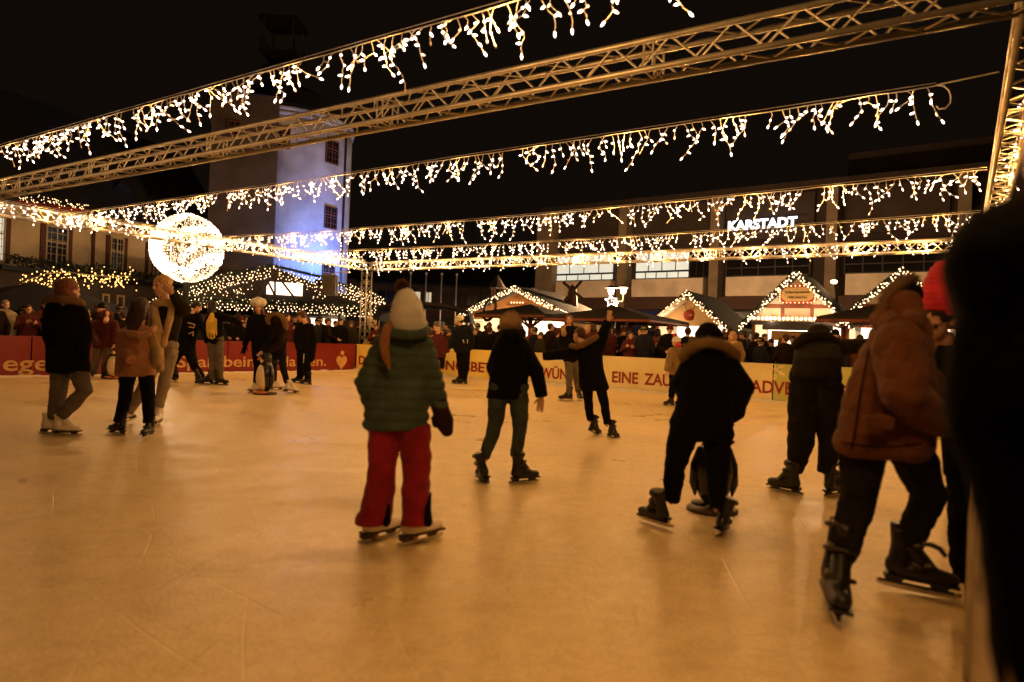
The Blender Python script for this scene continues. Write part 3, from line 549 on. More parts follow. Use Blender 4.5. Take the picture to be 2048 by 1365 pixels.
# brown coat close by on the right
def brown_extra(root, P, s, mx):
    h = MB(); h.ell(P(1800, 622, .05), (38*s, 50*s, 46*s)); h.tube([P(1765, 640, 0), P(1790, 655, -.1), P(1815, 652, -.1), P(1835, 630, -.02)], [22*s, 26*s, 25*s, 17*s], 14, round_=True)
    remesh(h, 'hood', M['brownc'], root, .008, 4, wrinkle(.01, 11))
    k = MB(); k.ell(P(1814, 590, .1), (28*s, 38*s, 29*s)); remesh(k, 'knit_hat', M['blackc'], root, .008, 3)
    f = fur_part('fur_trim', [P(1764, 622, .02), P(1778, 590, .04), P(1803, 566, .06), P(1828, 558, .08)], [10*s, 11*s, 11*s, 9*s], M['fur'], root, 2600, .028, 6, .0014)
    q = MB(); q.rings([[P(x_, y_, d_) for x_, y_ in ((1728, 832), (1762, 828), (1790, 836), (1788, 862), (1760, 858), (1731, 860))] for d_ in (-.245, -.19)]); remesh(q, 'pocket_flap', M['brownc'], root, .006, 3)
    for sp_ in (((1738, 700, -.20), (1722, 780, -.245), (1712, 850, -.26), (1704, 898, -.25)), ((1684, 886, -.2), (1730, 893, -.262), (1790, 894, -.27), (1842, 888, -.22))):
        sm2 = MB(); sm2.tube([P(*q_) for q_ in sp_], 2.2*s, 6); sm2.build('seam', M['darkbrown'], root, True)
    st = MB(); st.tube([P(1846, 1088, -.05), P(1862, 1090, -.06), P(1880, 1098, -.07), P(1892, 1114, -.08)], [4*s, 5*s, 5*s, 4*s], 8); st.build('loose_strap', M['black'], root, True)
fig('skater in rust brown padded coat and dark jeans bending over to the wall', 3.12, 1.60, (1812, 608, .1, 74, 70, 25), [(1778, 672, .12), (1798, 690, -.14)],
    [((1850, 770, .16), (1892, 840, .2), (36, 32, 25), None, None), ((1808, 786, -.24), (1886, 852, -.1), (44, 40, 29), ('glove', 'darkbrown'), None)],
    [(1778, 1848, 640), (1745, 1856, 668), (1724, 1860, 710), (1706, 1864, 755), (1694, 1866, 800), (1682, 1864, 850), (1672, 1862, 885), (1676, 1860, 902), (1700, 1850, 912)], [(1728, 890, .03), (1818, 890, .05)],
    [((1716, 1000), (1682, 1108)), ((1858, 992), (1818, 1080))], 'brownc', 'jeansd', [(1660, 1216, 0, 198, 0, -8, 'k', 1.38), (1812, 1180, .012, 112, -4, 0, 'k', 1.12)], None, legr=((46, 34, 26), (45, 34, 24)), extra=brown_extra, ratio=.72, dr=lambda co, n: wrinkle(.012, 10, 5)(co, n)+.007*(abs(math.sin(PI*(co.z+.25*co.x)/.085))**.5), rnd=4, voxel=.0085)
# red hat person leaning over the wall
def redhat_extra(root, P, s, mx):
    h = MB(); R = []
    for x, y, r in ((1898, 524, 16), (1894, 535, 24), (1888, 556, 30), (1882, 580, 35), (1875, 602, 38), (1869, 622, 36), (1866, 630, 32)):
        c = P(x, y, 0); R.append([c+(CR*.94+CU*.33*-1)*(r*s*math.cos(2*PI*k/24))+V((0, 1, 0))*(r*s*1.1*math.sin(2*PI*k/24)) for k in range(24)])
    h.rings(R[::-1]); remesh(h, 'knit_hat', M['redhat'], root, .008, 3, lambda co, n: .003*math.sin(co.z*230)+.004*noise.noise(co*18))
fig('person in bright red knitted hat leaning on the side wall', 3.6, 1.70, (1872, 640, 0, 88, -125, 30, -12), [(1900, 730), (1975, 735)],
    [((1895, 800, .05), (1888, 850, .0), (26, 24, 20), None, None), ((1990, 810), (1960, 850, -.2), (26, 24, 20), None, None)],
    [(1875, 1940, 690), (1868, 1990, 720), (1875, 2000, 780), (1885, 2005, 850), (1890, 2005, 950), (1900, 2000, 960)], [(1925, 940), (1975, 940)],
    [((1925, 1080), (1930, 1200)), ((1975, 1080), (1978, 1200))], 'blackc', 'blackc', None, ('short', 'brown'), base=(1950, 1230), face=True, legr=(30, 24, 18), extra=redhat_extra)
# bystander right at the camera
fig('black coated bystander close by, shoulder filling the edge of the view', .87, 1.66, (2190, 240, 0, 320, -20), [(1985, 520), (2330, 540)],
    [((2020, 760, .12), (2090, 860, .3), (90, 80, 66), None, None), ((2440, 900), (2420, 1200), (110, 100, 80), None, None)],
    [(2090, 2290, 366), (1985, 2360, 404), (1935, 2400, 440), (1914, 2400, 480), (1925, 2410, 560), (1920, 2410, 640), (1900, 2410, 740), (1893, 2410, 820), (1906, 2410, 890), (1940, 2420, 970), (1958, 2420, 1040), (1976, 2430, 1150), (1990, 2430, 1250), (2008, 2440, 1400), (2075, 2450, 1700), (2110, 2440, 1720)], [(2150, 1600), (2330, 1600)],
    [((2150, 2000), (2150, 2500)), ((2330, 2000), (2330, 2500))], 'inkc', 'inkc', None, ('short', 'dark'), base=(2240, 2250), legr=(85, 70, 55), voxel=.014, cat='bystander', ratio=.5)
# penguin skating aids ----------------------------------------------
def penguin(label, x, y, hgt, yaw, group='penguin skating aids', dark=False):
    g = gz(x, y); root = thing('penguin_skating_aid', label, 'skating aid', g, group)
    mx = Matrix.Translation(g) @ Matrix.Rotation(-math.radians(yaw), 4, 'Z') @ Matrix.Scale(hgt, 4)
    b = MB(); b.ell((0, 0, .42), (.21, .2, .37), None, 20, 14); b.ell((0, .01, .84), (.135, .14, .15), None, 16, 12); b.tube([(0, 0, .6), (0, 0, .8)], [.16, .12], 16)
    remesh(b.xf(mx), 'body', M['gloss'], root, .012, 4)
    w = MB(); w.ell((0, .06, .40), (.175, .165, .33), None, 20, 14); w.ell((0, .07, .8), (.085, .085, .1)); remesh(w.xf(mx), 'belly', M['tan'], root, .012, 4)
    for sd in (-1, 1):
        a = MB(); a.tube([(sd*.16, 0, .66), (sd*.20, -.01, .5), (sd*.215, -.02, .3), (sd*.20, -.03, .18)], [.035, .055, .05, .015], 10, round_=True); a.xf(mx).build('wing', M['gloss'], root, True)
        e = MB(); e.ell((sd*.06, .13, .89), (.018, .012, .02)); e.xf(mx).build('eye', M['eye'], root, True)
        f = MB(); f.ell((sd*.1, .14, .05), (.09, .13, .035)); f.xf(mx).build('foot', M['sole' if dark else 'orange'], root, True)
        h = MB(); h.tube([(sd*.1, -.1, .72), (sd*.13, -.22, .78), (sd*.1, -.26, .78)], .018, 8); h.xf(mx).build('handle', M['darkmetal'], root, True)
    k = MB(); k.tube([(0, .14, .83), (0, .2, .82), (0, .23, .8)], [.035, .025, .008], 8); k.xf(mx).build('beak', M['orange'], root, True)
    d = MB(); d.tube([(0, 0, .0), (0, 0, .03), (0, 0, .045)], [.27, .27, .25], 24); d.xf(mx).build('base', M['sole'], root, True)
    return root
penguin('white bellied penguin aid pushed by the person in the fur trimmed hood', 530, 789, .80, 218)
penguin('dark backed penguin aid in front of the child in the thick black coat', 1424, 1022, .66, 0, dark=True)
penguin('white bellied penguin aid half hidden beside the girl in the tan coat', 226, 758, .74, 160)
# ---------------------------------------------------------------- setting: ground, ice
def sheet(name, pts, m, z, kind='structure'):
    b = MB(); b.add([V((p[0], p[1], z)) for p in pts], [tuple(range(len(pts)))]); return tag(b.build(name, m), kind=kind)
def ice_material():
    m = bpy.data.materials.new('rink_ice'); m.use_nodes = True; nt = m.node_tree; N = nt.nodes; L = nt.links; P = N['Principled BSDF']
    tc = N.new('ShaderNodeTexCoord')
    def nz(sc, det, st=None, rot=0):
        mp = N.new('ShaderNodeMapping'); L.new(tc.outputs['Object'], mp.inputs[0])
        if st: mp.inputs['Scale'].default_value = st
        mp.inputs['Rotation'].default_value = (0, 0, rot)
        n = N.new('ShaderNodeTexNoise'); n.inputs['Scale'].default_value = sc; n.inputs['Detail'].default_value = det; L.new(mp.outputs[0], n.inputs[0]); return n.outputs[0]
    def mix(a, b, f):
        x = N.new('ShaderNodeMix'); x.data_type = 'FLOAT'; x.inputs[0].default_value = f; L.new(a, x.inputs[2]); L.new(b, x.inputs[3]); return x.outputs[0]
    big = nz(.55, 5); s1 = nz(2.5, 6, (1, 7, 1), .5); s2 = nz(3.1, 6, (6, 1, 1), .9); fine = nz(55, 4)
    def lines(src, wdt):
        a = N.new('ShaderNodeMath'); a.operation = 'SUBTRACT'; a.inputs[1].default_value = .5; L.new(src, a.inputs[0]); b_ = N.new('ShaderNodeMath'); b_.operation = 'ABSOLUTE'; L.new(a.outputs[0], b_.inputs[0])
        r = N.new('ShaderNodeMapRange'); r.inputs[1].default_value = 0; r.inputs[2].default_value = wdt; r.inputs[3].default_value = 1; r.inputs[4].default_value = 0; L.new(b_.outputs[0], r.inputs[0]); return r.outputs[0]
    def arcs(rot, sc, dist, thr):
        mp = N.new('ShaderNodeMapping'); L.new(tc.outputs['Object'], mp.inputs[0]); mp.inputs['Rotation'].default_value = (0, 0, rot); mp.inputs['Location'].default_value = (rot*7, rot*3, 0)
        w_ = N.new('ShaderNodeTexWave'); w_.wave_type = 'BANDS'; w_.wave_profile = 'TRI'; w_.inputs['Scale'].default_value = sc; w_.inputs['Distortion'].default_value = dist; w_.inputs['Detail'].default_value = 0; w_.inputs['Detail Scale'].default_value = .35; L.new(mp.outputs[0], w_.inputs[0])
        r = N.new('ShaderNodeMapRange'); r.inputs[1].default_value = thr; r.inputs[2].default_value = 1; L.new(w_.outputs['Fac'], r.inputs[0])
        k = N.new('ShaderNodeMapRange'); k.inputs[1].default_value = .48; k.inputs[2].default_value = .6; L.new(nz(.9+rot*.2, 3), k.inputs[0]); m_ = N.new('ShaderNodeMath'); m_.operation = 'MULTIPLY'; L.new(r.outputs[0], m_.inputs[0]); L.new(k.outputs[0], m_.inputs[1]); return m_.outputs[0]
    s1 = nz(2.4, 5); s2 = nz(6.5, 6); med = nz(17, 5); cut = None
    for ro_, sc_, di_, th_ in ((.2, .55, 7, .982), (.9, .7, 9, .98), (1.5, .5, 6, .985), (2.1, .8, 10, .978), (2.7, .6, 8, .982), (1.2, 1.1, 12, .97)):
        l_ = arcs(ro_, sc_, di_, th_)
        if cut is None: cut = l_
        else:
            mm = N.new('ShaderNodeMath'); mm.operation = 'MAXIMUM'; L.new(cut, mm.inputs[0]); L.new(l_, mm.inputs[1]); cut = mm.outputs[0]
    a = mix(mix(s1, s2, .5), mix(big, med, .45), .5); a = mix(a, fine, .3); a0_ = a
    ma = N.new('ShaderNodeMath'); ma.operation = 'MULTIPLY_ADD'; ma.inputs[1].default_value = .10; L.new(cut, ma.inputs[0]); L.new(a, ma.inputs[2]); a = ma.outputs[0]
    cr = N.new('ShaderNodeValToRGB'); L.new(a, cr.inputs[0]); cr.color_ramp.elements[0].position = .36; cr.color_ramp.elements[1].position = .58
    cr.color_ramp.elements[0].color = (.56, .40, .18, 1); cr.color_ramp.elements[1].color = (.88, .72, .43, 1); L.new(cr.outputs[0], P.inputs['Base Color'])
    rr = N.new('ShaderNodeValToRGB'); L.new(mix(big, s1, .5), rr.inputs[0]); rr.color_ramp.elements[0].position = .3; rr.color_ramp.elements[1].position = .62
    rr.color_ramp.elements[0].color = (.2, .2, .2, 1); rr.color_ramp.elements[1].color = (.5, .5, .5, 1); L.new(rr.outputs[0], P.inputs['Roughness'])
    P.inputs['Specular IOR Level'].default_value = .32
    bp = N.new('ShaderNodeBump'); bp.inputs['Strength'].default_value = .35; bp.inputs['Distance'].default_value = .012; bh = N.new('ShaderNodeMath'); bh.operation = 'SUBTRACT'; L.new(mix(mix(s1, med, .6), fine, .5), bh.inputs[0]); L.new(cut, bh.inputs[1]); L.new(bh.outputs[0], bp.inputs['Height']); L.new(bp.outputs[0], P.inputs['Normal'])
    return m
M['ice'] = ice_material()
M['paving'] = mat('paving', (.06, .045, .035), .8, var=.3, scale=2, bump=.3)
AW, BW = 16.9, 16.62     # far corner of the rink; side wall runs along a = -.03
sheet('ground', [(-160, -60), (160, -60), (160, 200), (-160, 200)], M['paving'], -.03)
b = MB(); c = [AB(-.05, -9), AB(AW+.1, -9), AB(AW+.1, BW+.1), AB(-.05, BW+.1)]; b.rings([[p-UP*.02 for p in c], c]); tag(b.build('ice_rink', M['ice']), kind='structure')
# snow scraped up along the boards
rnd = random.Random(3)
def berm(name, p0, p1, side, n, h, label=None):
    R = []
    for i in range(n+1):
        p = p0.lerp(p1, i/n); k = .5+.5*noise.noise(V((i*.23, 1.7, h))) + rnd.random()*.25; w = .16+.12*k
        R.append([p+side*(w*t)+UP*(h*k*z+.002) for t, z in ((-.02, 0), (0, .9), (.2, .75), (.5, .4), (.8, .14), (1.05, -.01))])
    b = MB(); b.rings(R, False); o = b.build(name, M['snow'], None, True); tag(o, kind='stuff', label='scraped snow heaped along the foot of the rink boards', cat='snow'); return o
berm('snow', AB(-.02, BW-.02), AB(AW, BW-.02), -E2, 240, .10); berm('snow', AB(AW-.02, 4), AB(AW-.02, BW), -E1, 180, .05)
# ---------------------------------------------------------------- rink boards
TOPZ = .85
def board(name, label, cat, segs, X, N, mats):
    "segs: (p0,p1,material) panels end to end"
    root = thing(name, label, cat, segs[0][0]); 
    for p0, p1, m in segs:
        d = (p1-p0).normalized(); b = MB(); L = (p1-p0).length; b.box((p0+p1)/2+UP*(TOPZ/2)-N*.03, (L-.03, .05, TOPZ), d, N, UP); b.build('panel', m, root)
        q = MB(); q.box((p0+p1)/2+UP*(TOPZ+.012)-N*.03, (L-.004, .065, .024), d, N, UP); q.build('cap_rail', m, root)
    return root
Xy, Ny = -E1, -E2
yb = board('rink_barrier', 'yellow advertising boards along the far side of the rink with red capital lettering', 'rink boards',
    [(AB(AW, BW), AB(13.2, BW), M['yelboard']), (AB(13.2, BW), AB(10.9, BW), M['yelboard']), (AB(10.9, BW), AB(8.4, BW), M['creamboard']), (AB(8.4, BW), AB(5.95, BW), M['creamboard']), (AB(5.95, BW), AB(3.6, BW), M['creamboard']), (AB(3.6, BW), AB(1.2, BW), M['greenboard']), (AB(1.2, BW), AB(-.05, BW), M['greenboard'])], Xy, Ny, None)
Xr, Nr = E2, -E1
rb = board('rink_barrier', 'red advertising boards along the rink with pale lettering and a heart shaped figure', 'rink boards',
    [(AB(AW, 2.0), AB(AW, 4.6), M['redboard']), (AB(AW, 4.6), AB(AW, 7.0), M['redboard']), (AB(AW, 7.0), AB(AW, 9.4), M['redboard']), (AB(AW, 9.4), AB(AW, 11.8), M['redboard']), (AB(AW, 11.8), AB(AW, 14.2), M['redboard']), (AB(AW, 14.2), AB(AW, BW-.01), M['redboard'])], Xr, Nr, None)
def words(items, plane, X, N, m, par, off=.012):
    for t, x0, y0, x1, y1, ch in items:
        p0 = onplane(x0, y0, plane, N); p1 = onplane(x1, y1, plane, N); p1 = V((p1.x, p1.y, p0.z))
        put_text(t, m, par, p0+N*.001, p1, X, N, ch, off=off)
pl = AB(AW, BW)
hy = .28
words([('DIE', 717.5, 728.5, 745, 730, hy), ('VERSORGUNGSBETRIEBE', 772, 731.5, 1052, 750, hy), ('WÜNSCHEN', 1080, 755.5, 1208, 765, hy), ('EINE', 1224, 764.5, 1276, 768, hy), ('ZAUBERHAFTE', 1288, 769, 1478, 782, hy), ('ADVENTSZEIT', 1500, 784, 1724, 802, hy)], pl, Xy, Ny, M['redtext'], yb, .022)
words([('Spaß beim Eislaufen.', 353, 735, 652, 733, .30), ('egen', 5, 742, 128, 741, .33)], pl, Xr, Nr, M['goldtext'], rb, .012)
# heart figure
def onb(x, y, off=.006): return onplane(x, y, pl, Nr)+Nr*off
h = MB(); pts = []
for i in range(40):
    t = 2*PI*i/40; hx = 16*math.sin(t)**3; hyy = 13*math.cos(t)-5*math.cos(2*t)-2*math.cos(3*t)-math.cos(4*t); pts.append((hx/16, hyy/16))
cc = onb(683, 724); h.rings([[cc+Xr*(px*.23)+UP*(py*.26)+Nr*z for px, py in pts] for z in (-.006, .004)]); h.build('heart_logo', M['goldtext'], rb)
h = MB(); cc = onb(684.5, 706.5); h.rings([[cc+Xr*(.075*math.cos(2*PI*i/24))+UP*(.075*math.sin(2*PI*i/24))+Nr*z for i in range(24)] for z in (-.006, .004)]); h.build('logo_head', M['goldtext'], rb)
# snowflake prints
for px, py, r in ((1550, 739, .26), (1465, 790, .16), (1345, 718, .12)):
    c0 = onplane(px, py, pl, Ny)+Ny*.003; f = MB()
    def bar(a0, a1, w):
        d = (a1-a0).normalized(); n = d.cross(Ny); f.add([a0+n*w, a1+n*w, a1-n*w, a0-n*w], [(0, 1, 2, 3)])
    for k in range(6):
        a = PI/3*k+PI/6; d = Xy*math.cos(a)+UP*math.sin(a); bar(c0, c0+d*r, r*.035)
        for t in (.45, .7):
            for sg in (-1, 1):
                e = Xy*math.cos(a+sg*PI/4)+UP*math.sin(a+sg*PI/4); bar(c0+d*r*t, c0+d*r*t+e*r*.3*(1.2-t*.6), r*.03)
    for i, v_ in enumerate(f.v):
        v_ = V(v_)
        if v_.z > TOPZ-.003: f.v[i] = (v_.x, v_.y, TOPZ-.003)
    f.build('snowflake_print', M['flake'], yb)
# clear plastic side wall right by the camera
sw = thing('rink_barrier', 'scuffed pale plastic side wall close to the camera on which the brown coat skater leans', 'rink boards', AB(-.07, 2))
M['pvc'] = mat('scuffed_side_panel', (.42, .27, .13), .26, var=.5, scale=3.5, bump=.3, bscale=9, spec=.6, trans=.4, stretch=(1, 1, .35))
for i in range(8):
    b0, b1 = 1.05+i*1.95, 1.05+(i+1)*1.95
    q = MB(); q.box((AB(-.075, (b0+b1)/2))+UP*.425, (b1-b0-.015, .03, .85), E2, E1, UP); q.build('panel', M['pvc'], sw)
    q = MB(); q.box((AB(-.055, b1))+UP*.42, (.05, .03, .83), E2, E1, UP); q.build('post', M['alu'], sw)
q = MB(); q.tube([AB(-.09, 1.05, .865), AB(-.09, 16.6, .865)], .022, 8); q.build('handrail', M['rail'], sw)
# ---------------------------------------------------------------- aluminium box trusses
def truss(label, p0, p1, up=UP, wd=.29, bay=.5, tube=.025, name='box_truss', grp='aluminium trusses over the rink', flip=0):
    root = thing(name, label, 'truss', p0, grp); d = (p1-p0); L = d.length; d.normalize(); sd = d.cross(up).normalized(); uu = sd.cross(d).normalized()
    C = [(-1, -1), (1, -1), (1, 1), (-1, 1)]; h = wd/2-tube
    for i, j in C:
        b = MB(); a = p0+sd*(i*h)+uu*(j*h); b.tube([a, a+d*L], tube, 10); b.build('chord', M['alu'], root, True)
    n = max(2, round(L/bay)); b = MB()
    for k in range(n):
        t0, t1, tm = k*L/n, (k+1)*L/n, (k+.5)*L/n
        for fi in range(4):
            (i0, j0), (i1, j1) = C[fi], C[(fi+1) % 4]
            A = lambda t, i, j: p0+d*t+sd*(i*h)+uu*(j*h)
            b.tube([A(t0, i0, j0), A(tm, i1, j1)], .009, 6, False); b.tube([A(tm, i1, j1), A(t1, i0, j0)], .009, 6, False)
        if k % 6 == 0:
            for fi in range(4):
                for tt in (t0+.03, t0+.11): b.tube([A(tt, *C[fi]), A(tt, *C[(fi+1) % 4])], .010, 6, False)
    b.build('lattice', M['alu'], root, True); return root
TZ = 3.42+.145
truss('near truss beam crossing the top of the view in front of the string lights', AB(17.4, 5.5, TZ), AB(-.7, 5.5, TZ))
truss('far truss beam above the yellow boards with lights tucked in its lattice', AB(17.25, 17.55, TZ), AB(-.1, 17.55, TZ))
truss('side truss beam above the red boards, thick with icicle lights', AB(17.4, 5.25, TZ), AB(17.4, 17.4, TZ))
truss('side truss beam running overhead on the bystander side of the rink', AB(-.385, 5.6, TZ), AB(-.385, 17.4, TZ))
truss('upright truss tower at the rink corner between red and yellow boards', AB(17.42, 17.5, 0), AB(17.42, 17.5, TZ-.15), up=E2, name='truss_tower')
truss('upright truss tower behind the bystander', AB(-.5, 17.5, 0), AB(-.5, 17.5, TZ-.15), up=E2, name='truss_tower')
# ---------------------------------------------------------------- icicle strings
LAMPW = 31.
def bulb_form(b, p, d, r, ln, n=5):
    d = d.normalized(); u = d.orthogonal().normalized(); w = d.cross(u)
    R = [[p+d*(ln*t)+(u*math.cos(2*PI*k/n)+w*math.sin(2*PI*k/n))*(r*q) for k in range(n)] for t, q in ((-.5, .55), (.05, 1), (.5, .25))]
    b.rings(R)
def icicles(label, pts, drop, gap=.080, maxl=.42, br=.0098, bl=.040, seed=0, wire=.0042, up_frac=0., nparts=100, breaks=3.1, group='icicle light strings', dens=1., power=1., falloff=1.):
    rnd = random.Random(seed); root = thing('icicle_light_string', label, 'string lights', pts[0], group)
    # resample
    seg = [(pts[i+1]-pts[i]).length for i in range(len(pts)-1)]; tot = sum(seg)
    def at(s):
        i = 0
        while i < len(seg)-1 and s > seg[i]: s -= seg[i]; i += 1
        return pts[i].lerp(pts[i+1], min(1, s/seg[i]))
    c = MB(); n = int(tot/.25); main = [at(tot*i/n)+UP*rnd.uniform(-.006, .006) for i in range(n+1)]; c.tube(main, wire*1.15, 6)
    c.tube([at(tot*i/n)+UP*.03 for i in range(n+1)], .003, 5)
    B = []; s = rnd.uniform(0, .1); pat = [.5, .9, .35, .7, 1.0, .45, .8]; k = 0
    while s < tot-.05:
        if breaks and (s % breaks) > breaks-.14: s += .2; continue
        p = at(s); L = maxl*pat[k % 7]*rnd.uniform(.75, 1.15)*drop; k += 1
        sgn = -1 if rnd.random() >= up_frac else 1
        nb = max(2, int(L/.072*dens)); cur = p.copy(); dr = V((rnd.gauss(0, .25), rnd.gauss(0, .25), sgn)); path = [cur.copy()]
        for j in range(nb):
            dr = (dr+V((rnd.gauss(0, .6), rnd.gauss(0, .6), sgn*rnd.uniform(.05, .6)))).normalized(); nxt = cur+dr*(L/nb); m_ = (cur+nxt)/2+V((rnd.gauss(0, .006), rnd.gauss(0, .006), 0)); path += [m_, nxt]
            cur = nxt; bd = (V((rnd.gauss(0, 1), rnd.gauss(0, 1), sgn*.35))).normalized() if j < nb-1 else dr
            B.append((cur+bd*(bl*.6), bd))
        c.tube(path, wire*.8, 5, False); s += gap*rnd.uniform(.6, 1.4)
    c.build('cable', M['wire'], root, True)
    B.sort(key=lambda q: (q[0]-CAM).length)
    for p, d in B[:nparts]: 
        q = MB(); bulb_form(q, p, d, br, bl); z_ = rnd.random(); q.build('bulb', M['bulb' if z_ > .2 else 'bulb_dim' if z_ > .05 else 'bulb_dead'], root, True)
    q = MB()
    for p, d in B[nparts:]: bulb_form(q, p, d, br, bl)
    if q.v:
        o = q.build('bulb_mass', [M['bulb'], M['bulb_dim'], M['bulb_dead']], root, True); tag(o, kind='stuff'); pf = len(o.data.polygons)//max(1, len(B[nparts:]))
        for bi in range(len(B[nparts:])):
            z_ = rnd.random(); k_ = 0 if z_ > .22 else 1 if z_ > .05 else 2
            if k_:
                for fi in range(bi*pf, (bi+1)*pf): o.data.polygons[fi].material_index = k_
    nl = max(3, int(tot/1.15))
    for i in range(nl):
        l = bpy.data.lights.new('string_bulb_light', 'POINT'); l.energy = LAMPW*tot/nl/1.15*power*(falloff if at(tot*(i+.5)/nl).dot(E1) > 3.6 else 1); l.color = WARM; l.shadow_soft_size = .022
        lo = bpy.data.objects.new('string_bulb_light', l); COL.objects.link(lo); lo.location = at(tot*(i+.5)/nl)-UP*.16
    return root
def sagline(b0, b1, a0, a1, z0, sag, n=24, zend=None):
    o = []
    for i in range(n+1):
        t = i/n; o.append(AB(a0+(a1-a0)*t, b0+(b1-b0)*t, z0+((zend or z0)-z0)*t-sag*4*t*(1-t)))
    return o
icicles('nearest icicle light string, in front of the near truss beam', sagline(4.25, 4.15, 17.3, 1.2, 3.60, .0), 1, seed=1, falloff=.25)
icicles('icicle light string just behind the near truss beam, ending in a loose cable loop', sagline(7.62, 7.35, 17.3, .27, 3.62, .02), 1, seed=2, power=.9, falloff=.7)
icicles('icicle light string passing in front of the dark department store roof', sagline(10.9, 10.7, 17.3, -.2, 3.58, .12), 1, seed=3)
icicles('icicle light string just below the lit store letters', sagline(14.1, 14.0, 17.3, -.2, 3.62, .10), 1, seed=4)
icicles('dense icicle lights hanging from the far truss beam', sagline(17.38, 17.38, 17.1, 0, 3.68, .0), 1.05, gap=.13, seed=5, up_frac=0, breaks=0, br=.0095)
icicles('icicle lights woven through the side truss above the red boards', sagline(5.5, 17.2, 17.2, 17.2, 3.72, .0), 1.1, gap=.085, seed=7, up_frac=0, breaks=0, br=.0105, bl=.042, power=.7)
icicles('icicle lights inside the overhead side truss near the bystander', sagline(7.5, 17.2, -.46, -.46, 3.70, .0), .7, gap=.25, seed=9, breaks=0)
icicles('icicle light string overhead just in front of the camera position, outside the view', sagline(.9, .9, 1.1, -1.2, 3.6, .1), 1, seed=11, nparts=0, power=3.0)
icicles('icicle light string behind the camera position', sagline(-2.2, -2.2, 2.0, -1.2, 3.6, .1), 1, seed=12, nparts=0, power=.3)
# steel rope continuing past the second string
q = MB(); q.tube([AB(.27, 7.35, 3.63), AB(-.2, 7.33, 3.66)], .006, 6); q.tube([AB(.27, 7.35, 3.63), AB(.21, 7.36, 3.615), AB(.17, 7.36, 3.57), AB(.15, 7.36, 3.51), AB(.155, 7.36, 3.45), AB(.19, 7.36, 3.41), AB(.24, 7.36, 3.41), AB(.26, 7.36, 3.44)], .006, 6); tag(q.build('steel_rope', M['wire']), 'steel rope with a loose cable end that carries the second light string', 'rope')
# ---------------------------------------------------------------- buildings
class Fr:
    "a facade frame: O origin on the ground, X reading right, N towards the viewer"
    def __init__(s, O, X): s.O = V((O[0], O[1], 0)); s.X = V((X[0], X[1], 0)).normalized(); s.N = s.X.cross(UP)
    def px(s, x, y): p = onplane(x, y, s.O, s.N); return (p-s.O).dot(s.X), p.z
    def p(s, t, z, d=0): return s.O+s.X*t+UP*z+s.N*d
    def box(s, mb, t0, t1, z0, z1, d0, d1): mb.box(s.p((t0+t1)/2, (z0+z1)/2, (d0+d1)/2), (abs(t1-t0), abs(d1-d0), abs(z1-z0)), s.X, s.N, UP)
    def pbox(s, mb, x0, y0, x1, y1, d0, d1):
        a, b = s.px(x0, y0), s.px(x1, y1); c = s.px(x0, y1); z1 = a[1]; z0 = c[1]; s.box(mb, a[0], b[0], z0, z1, d0, d1); return a[0], b[0], z0, z1
def window(fr, root, t0, t1, z0, z1, nx=2, nz=3, m='glassdark', frame='winframe', fw_=.07, deep=.12, bars=None, proud=.08):
    deep = .06-proud
    f = MB(); fr.box(f, t0, t0+fw_, z0, z1, -deep, proud); fr.box(f, t1-fw_, t1, z0, z1, -deep, proud); fr.box(f, t0+fw_, t1-fw_, z1-fw_, z1, -deep, proud); fr.box(f, t0+fw_, t1-fw_, z0, z0+fw_, -deep, proud+.03)
    for i in range(1, nx): t = t0+(t1-t0)*i/nx; fr.box(f, t-fw_*.45, t+fw_*.45, z0+fw_, z1-fw_, -deep+.01, proud-.012)
    for j in (bars or []): z = z0+(z1-z0)*j; fr.box(f, t0+fw_, t1-fw_, z-fw_*.5, z+fw_*.5, -deep+.012, proud-.015)
    if nz > 1:
        for j in range(1, nz): z = z0+(z1-z0)*j/nz; fr.box(f, t0+fw_, t1-fw_, z-.012, z+.012, -deep+.02, proud-.022)
        for i in range(nx):
            t = t0+(t1-t0)*(i+.5)/nx; fr.box(f, t-.012, t+.012, z0+fw_, z1-fw_, -deep+.022, proud-.024)
    w = f.build('window', M[frame], root); g = MB(); fr.box(g, t0+fw_, t1-fw_, z0+fw_, z1-fw_, -deep-.01, -deep+.012); g.build('pane', M[m], w); return w
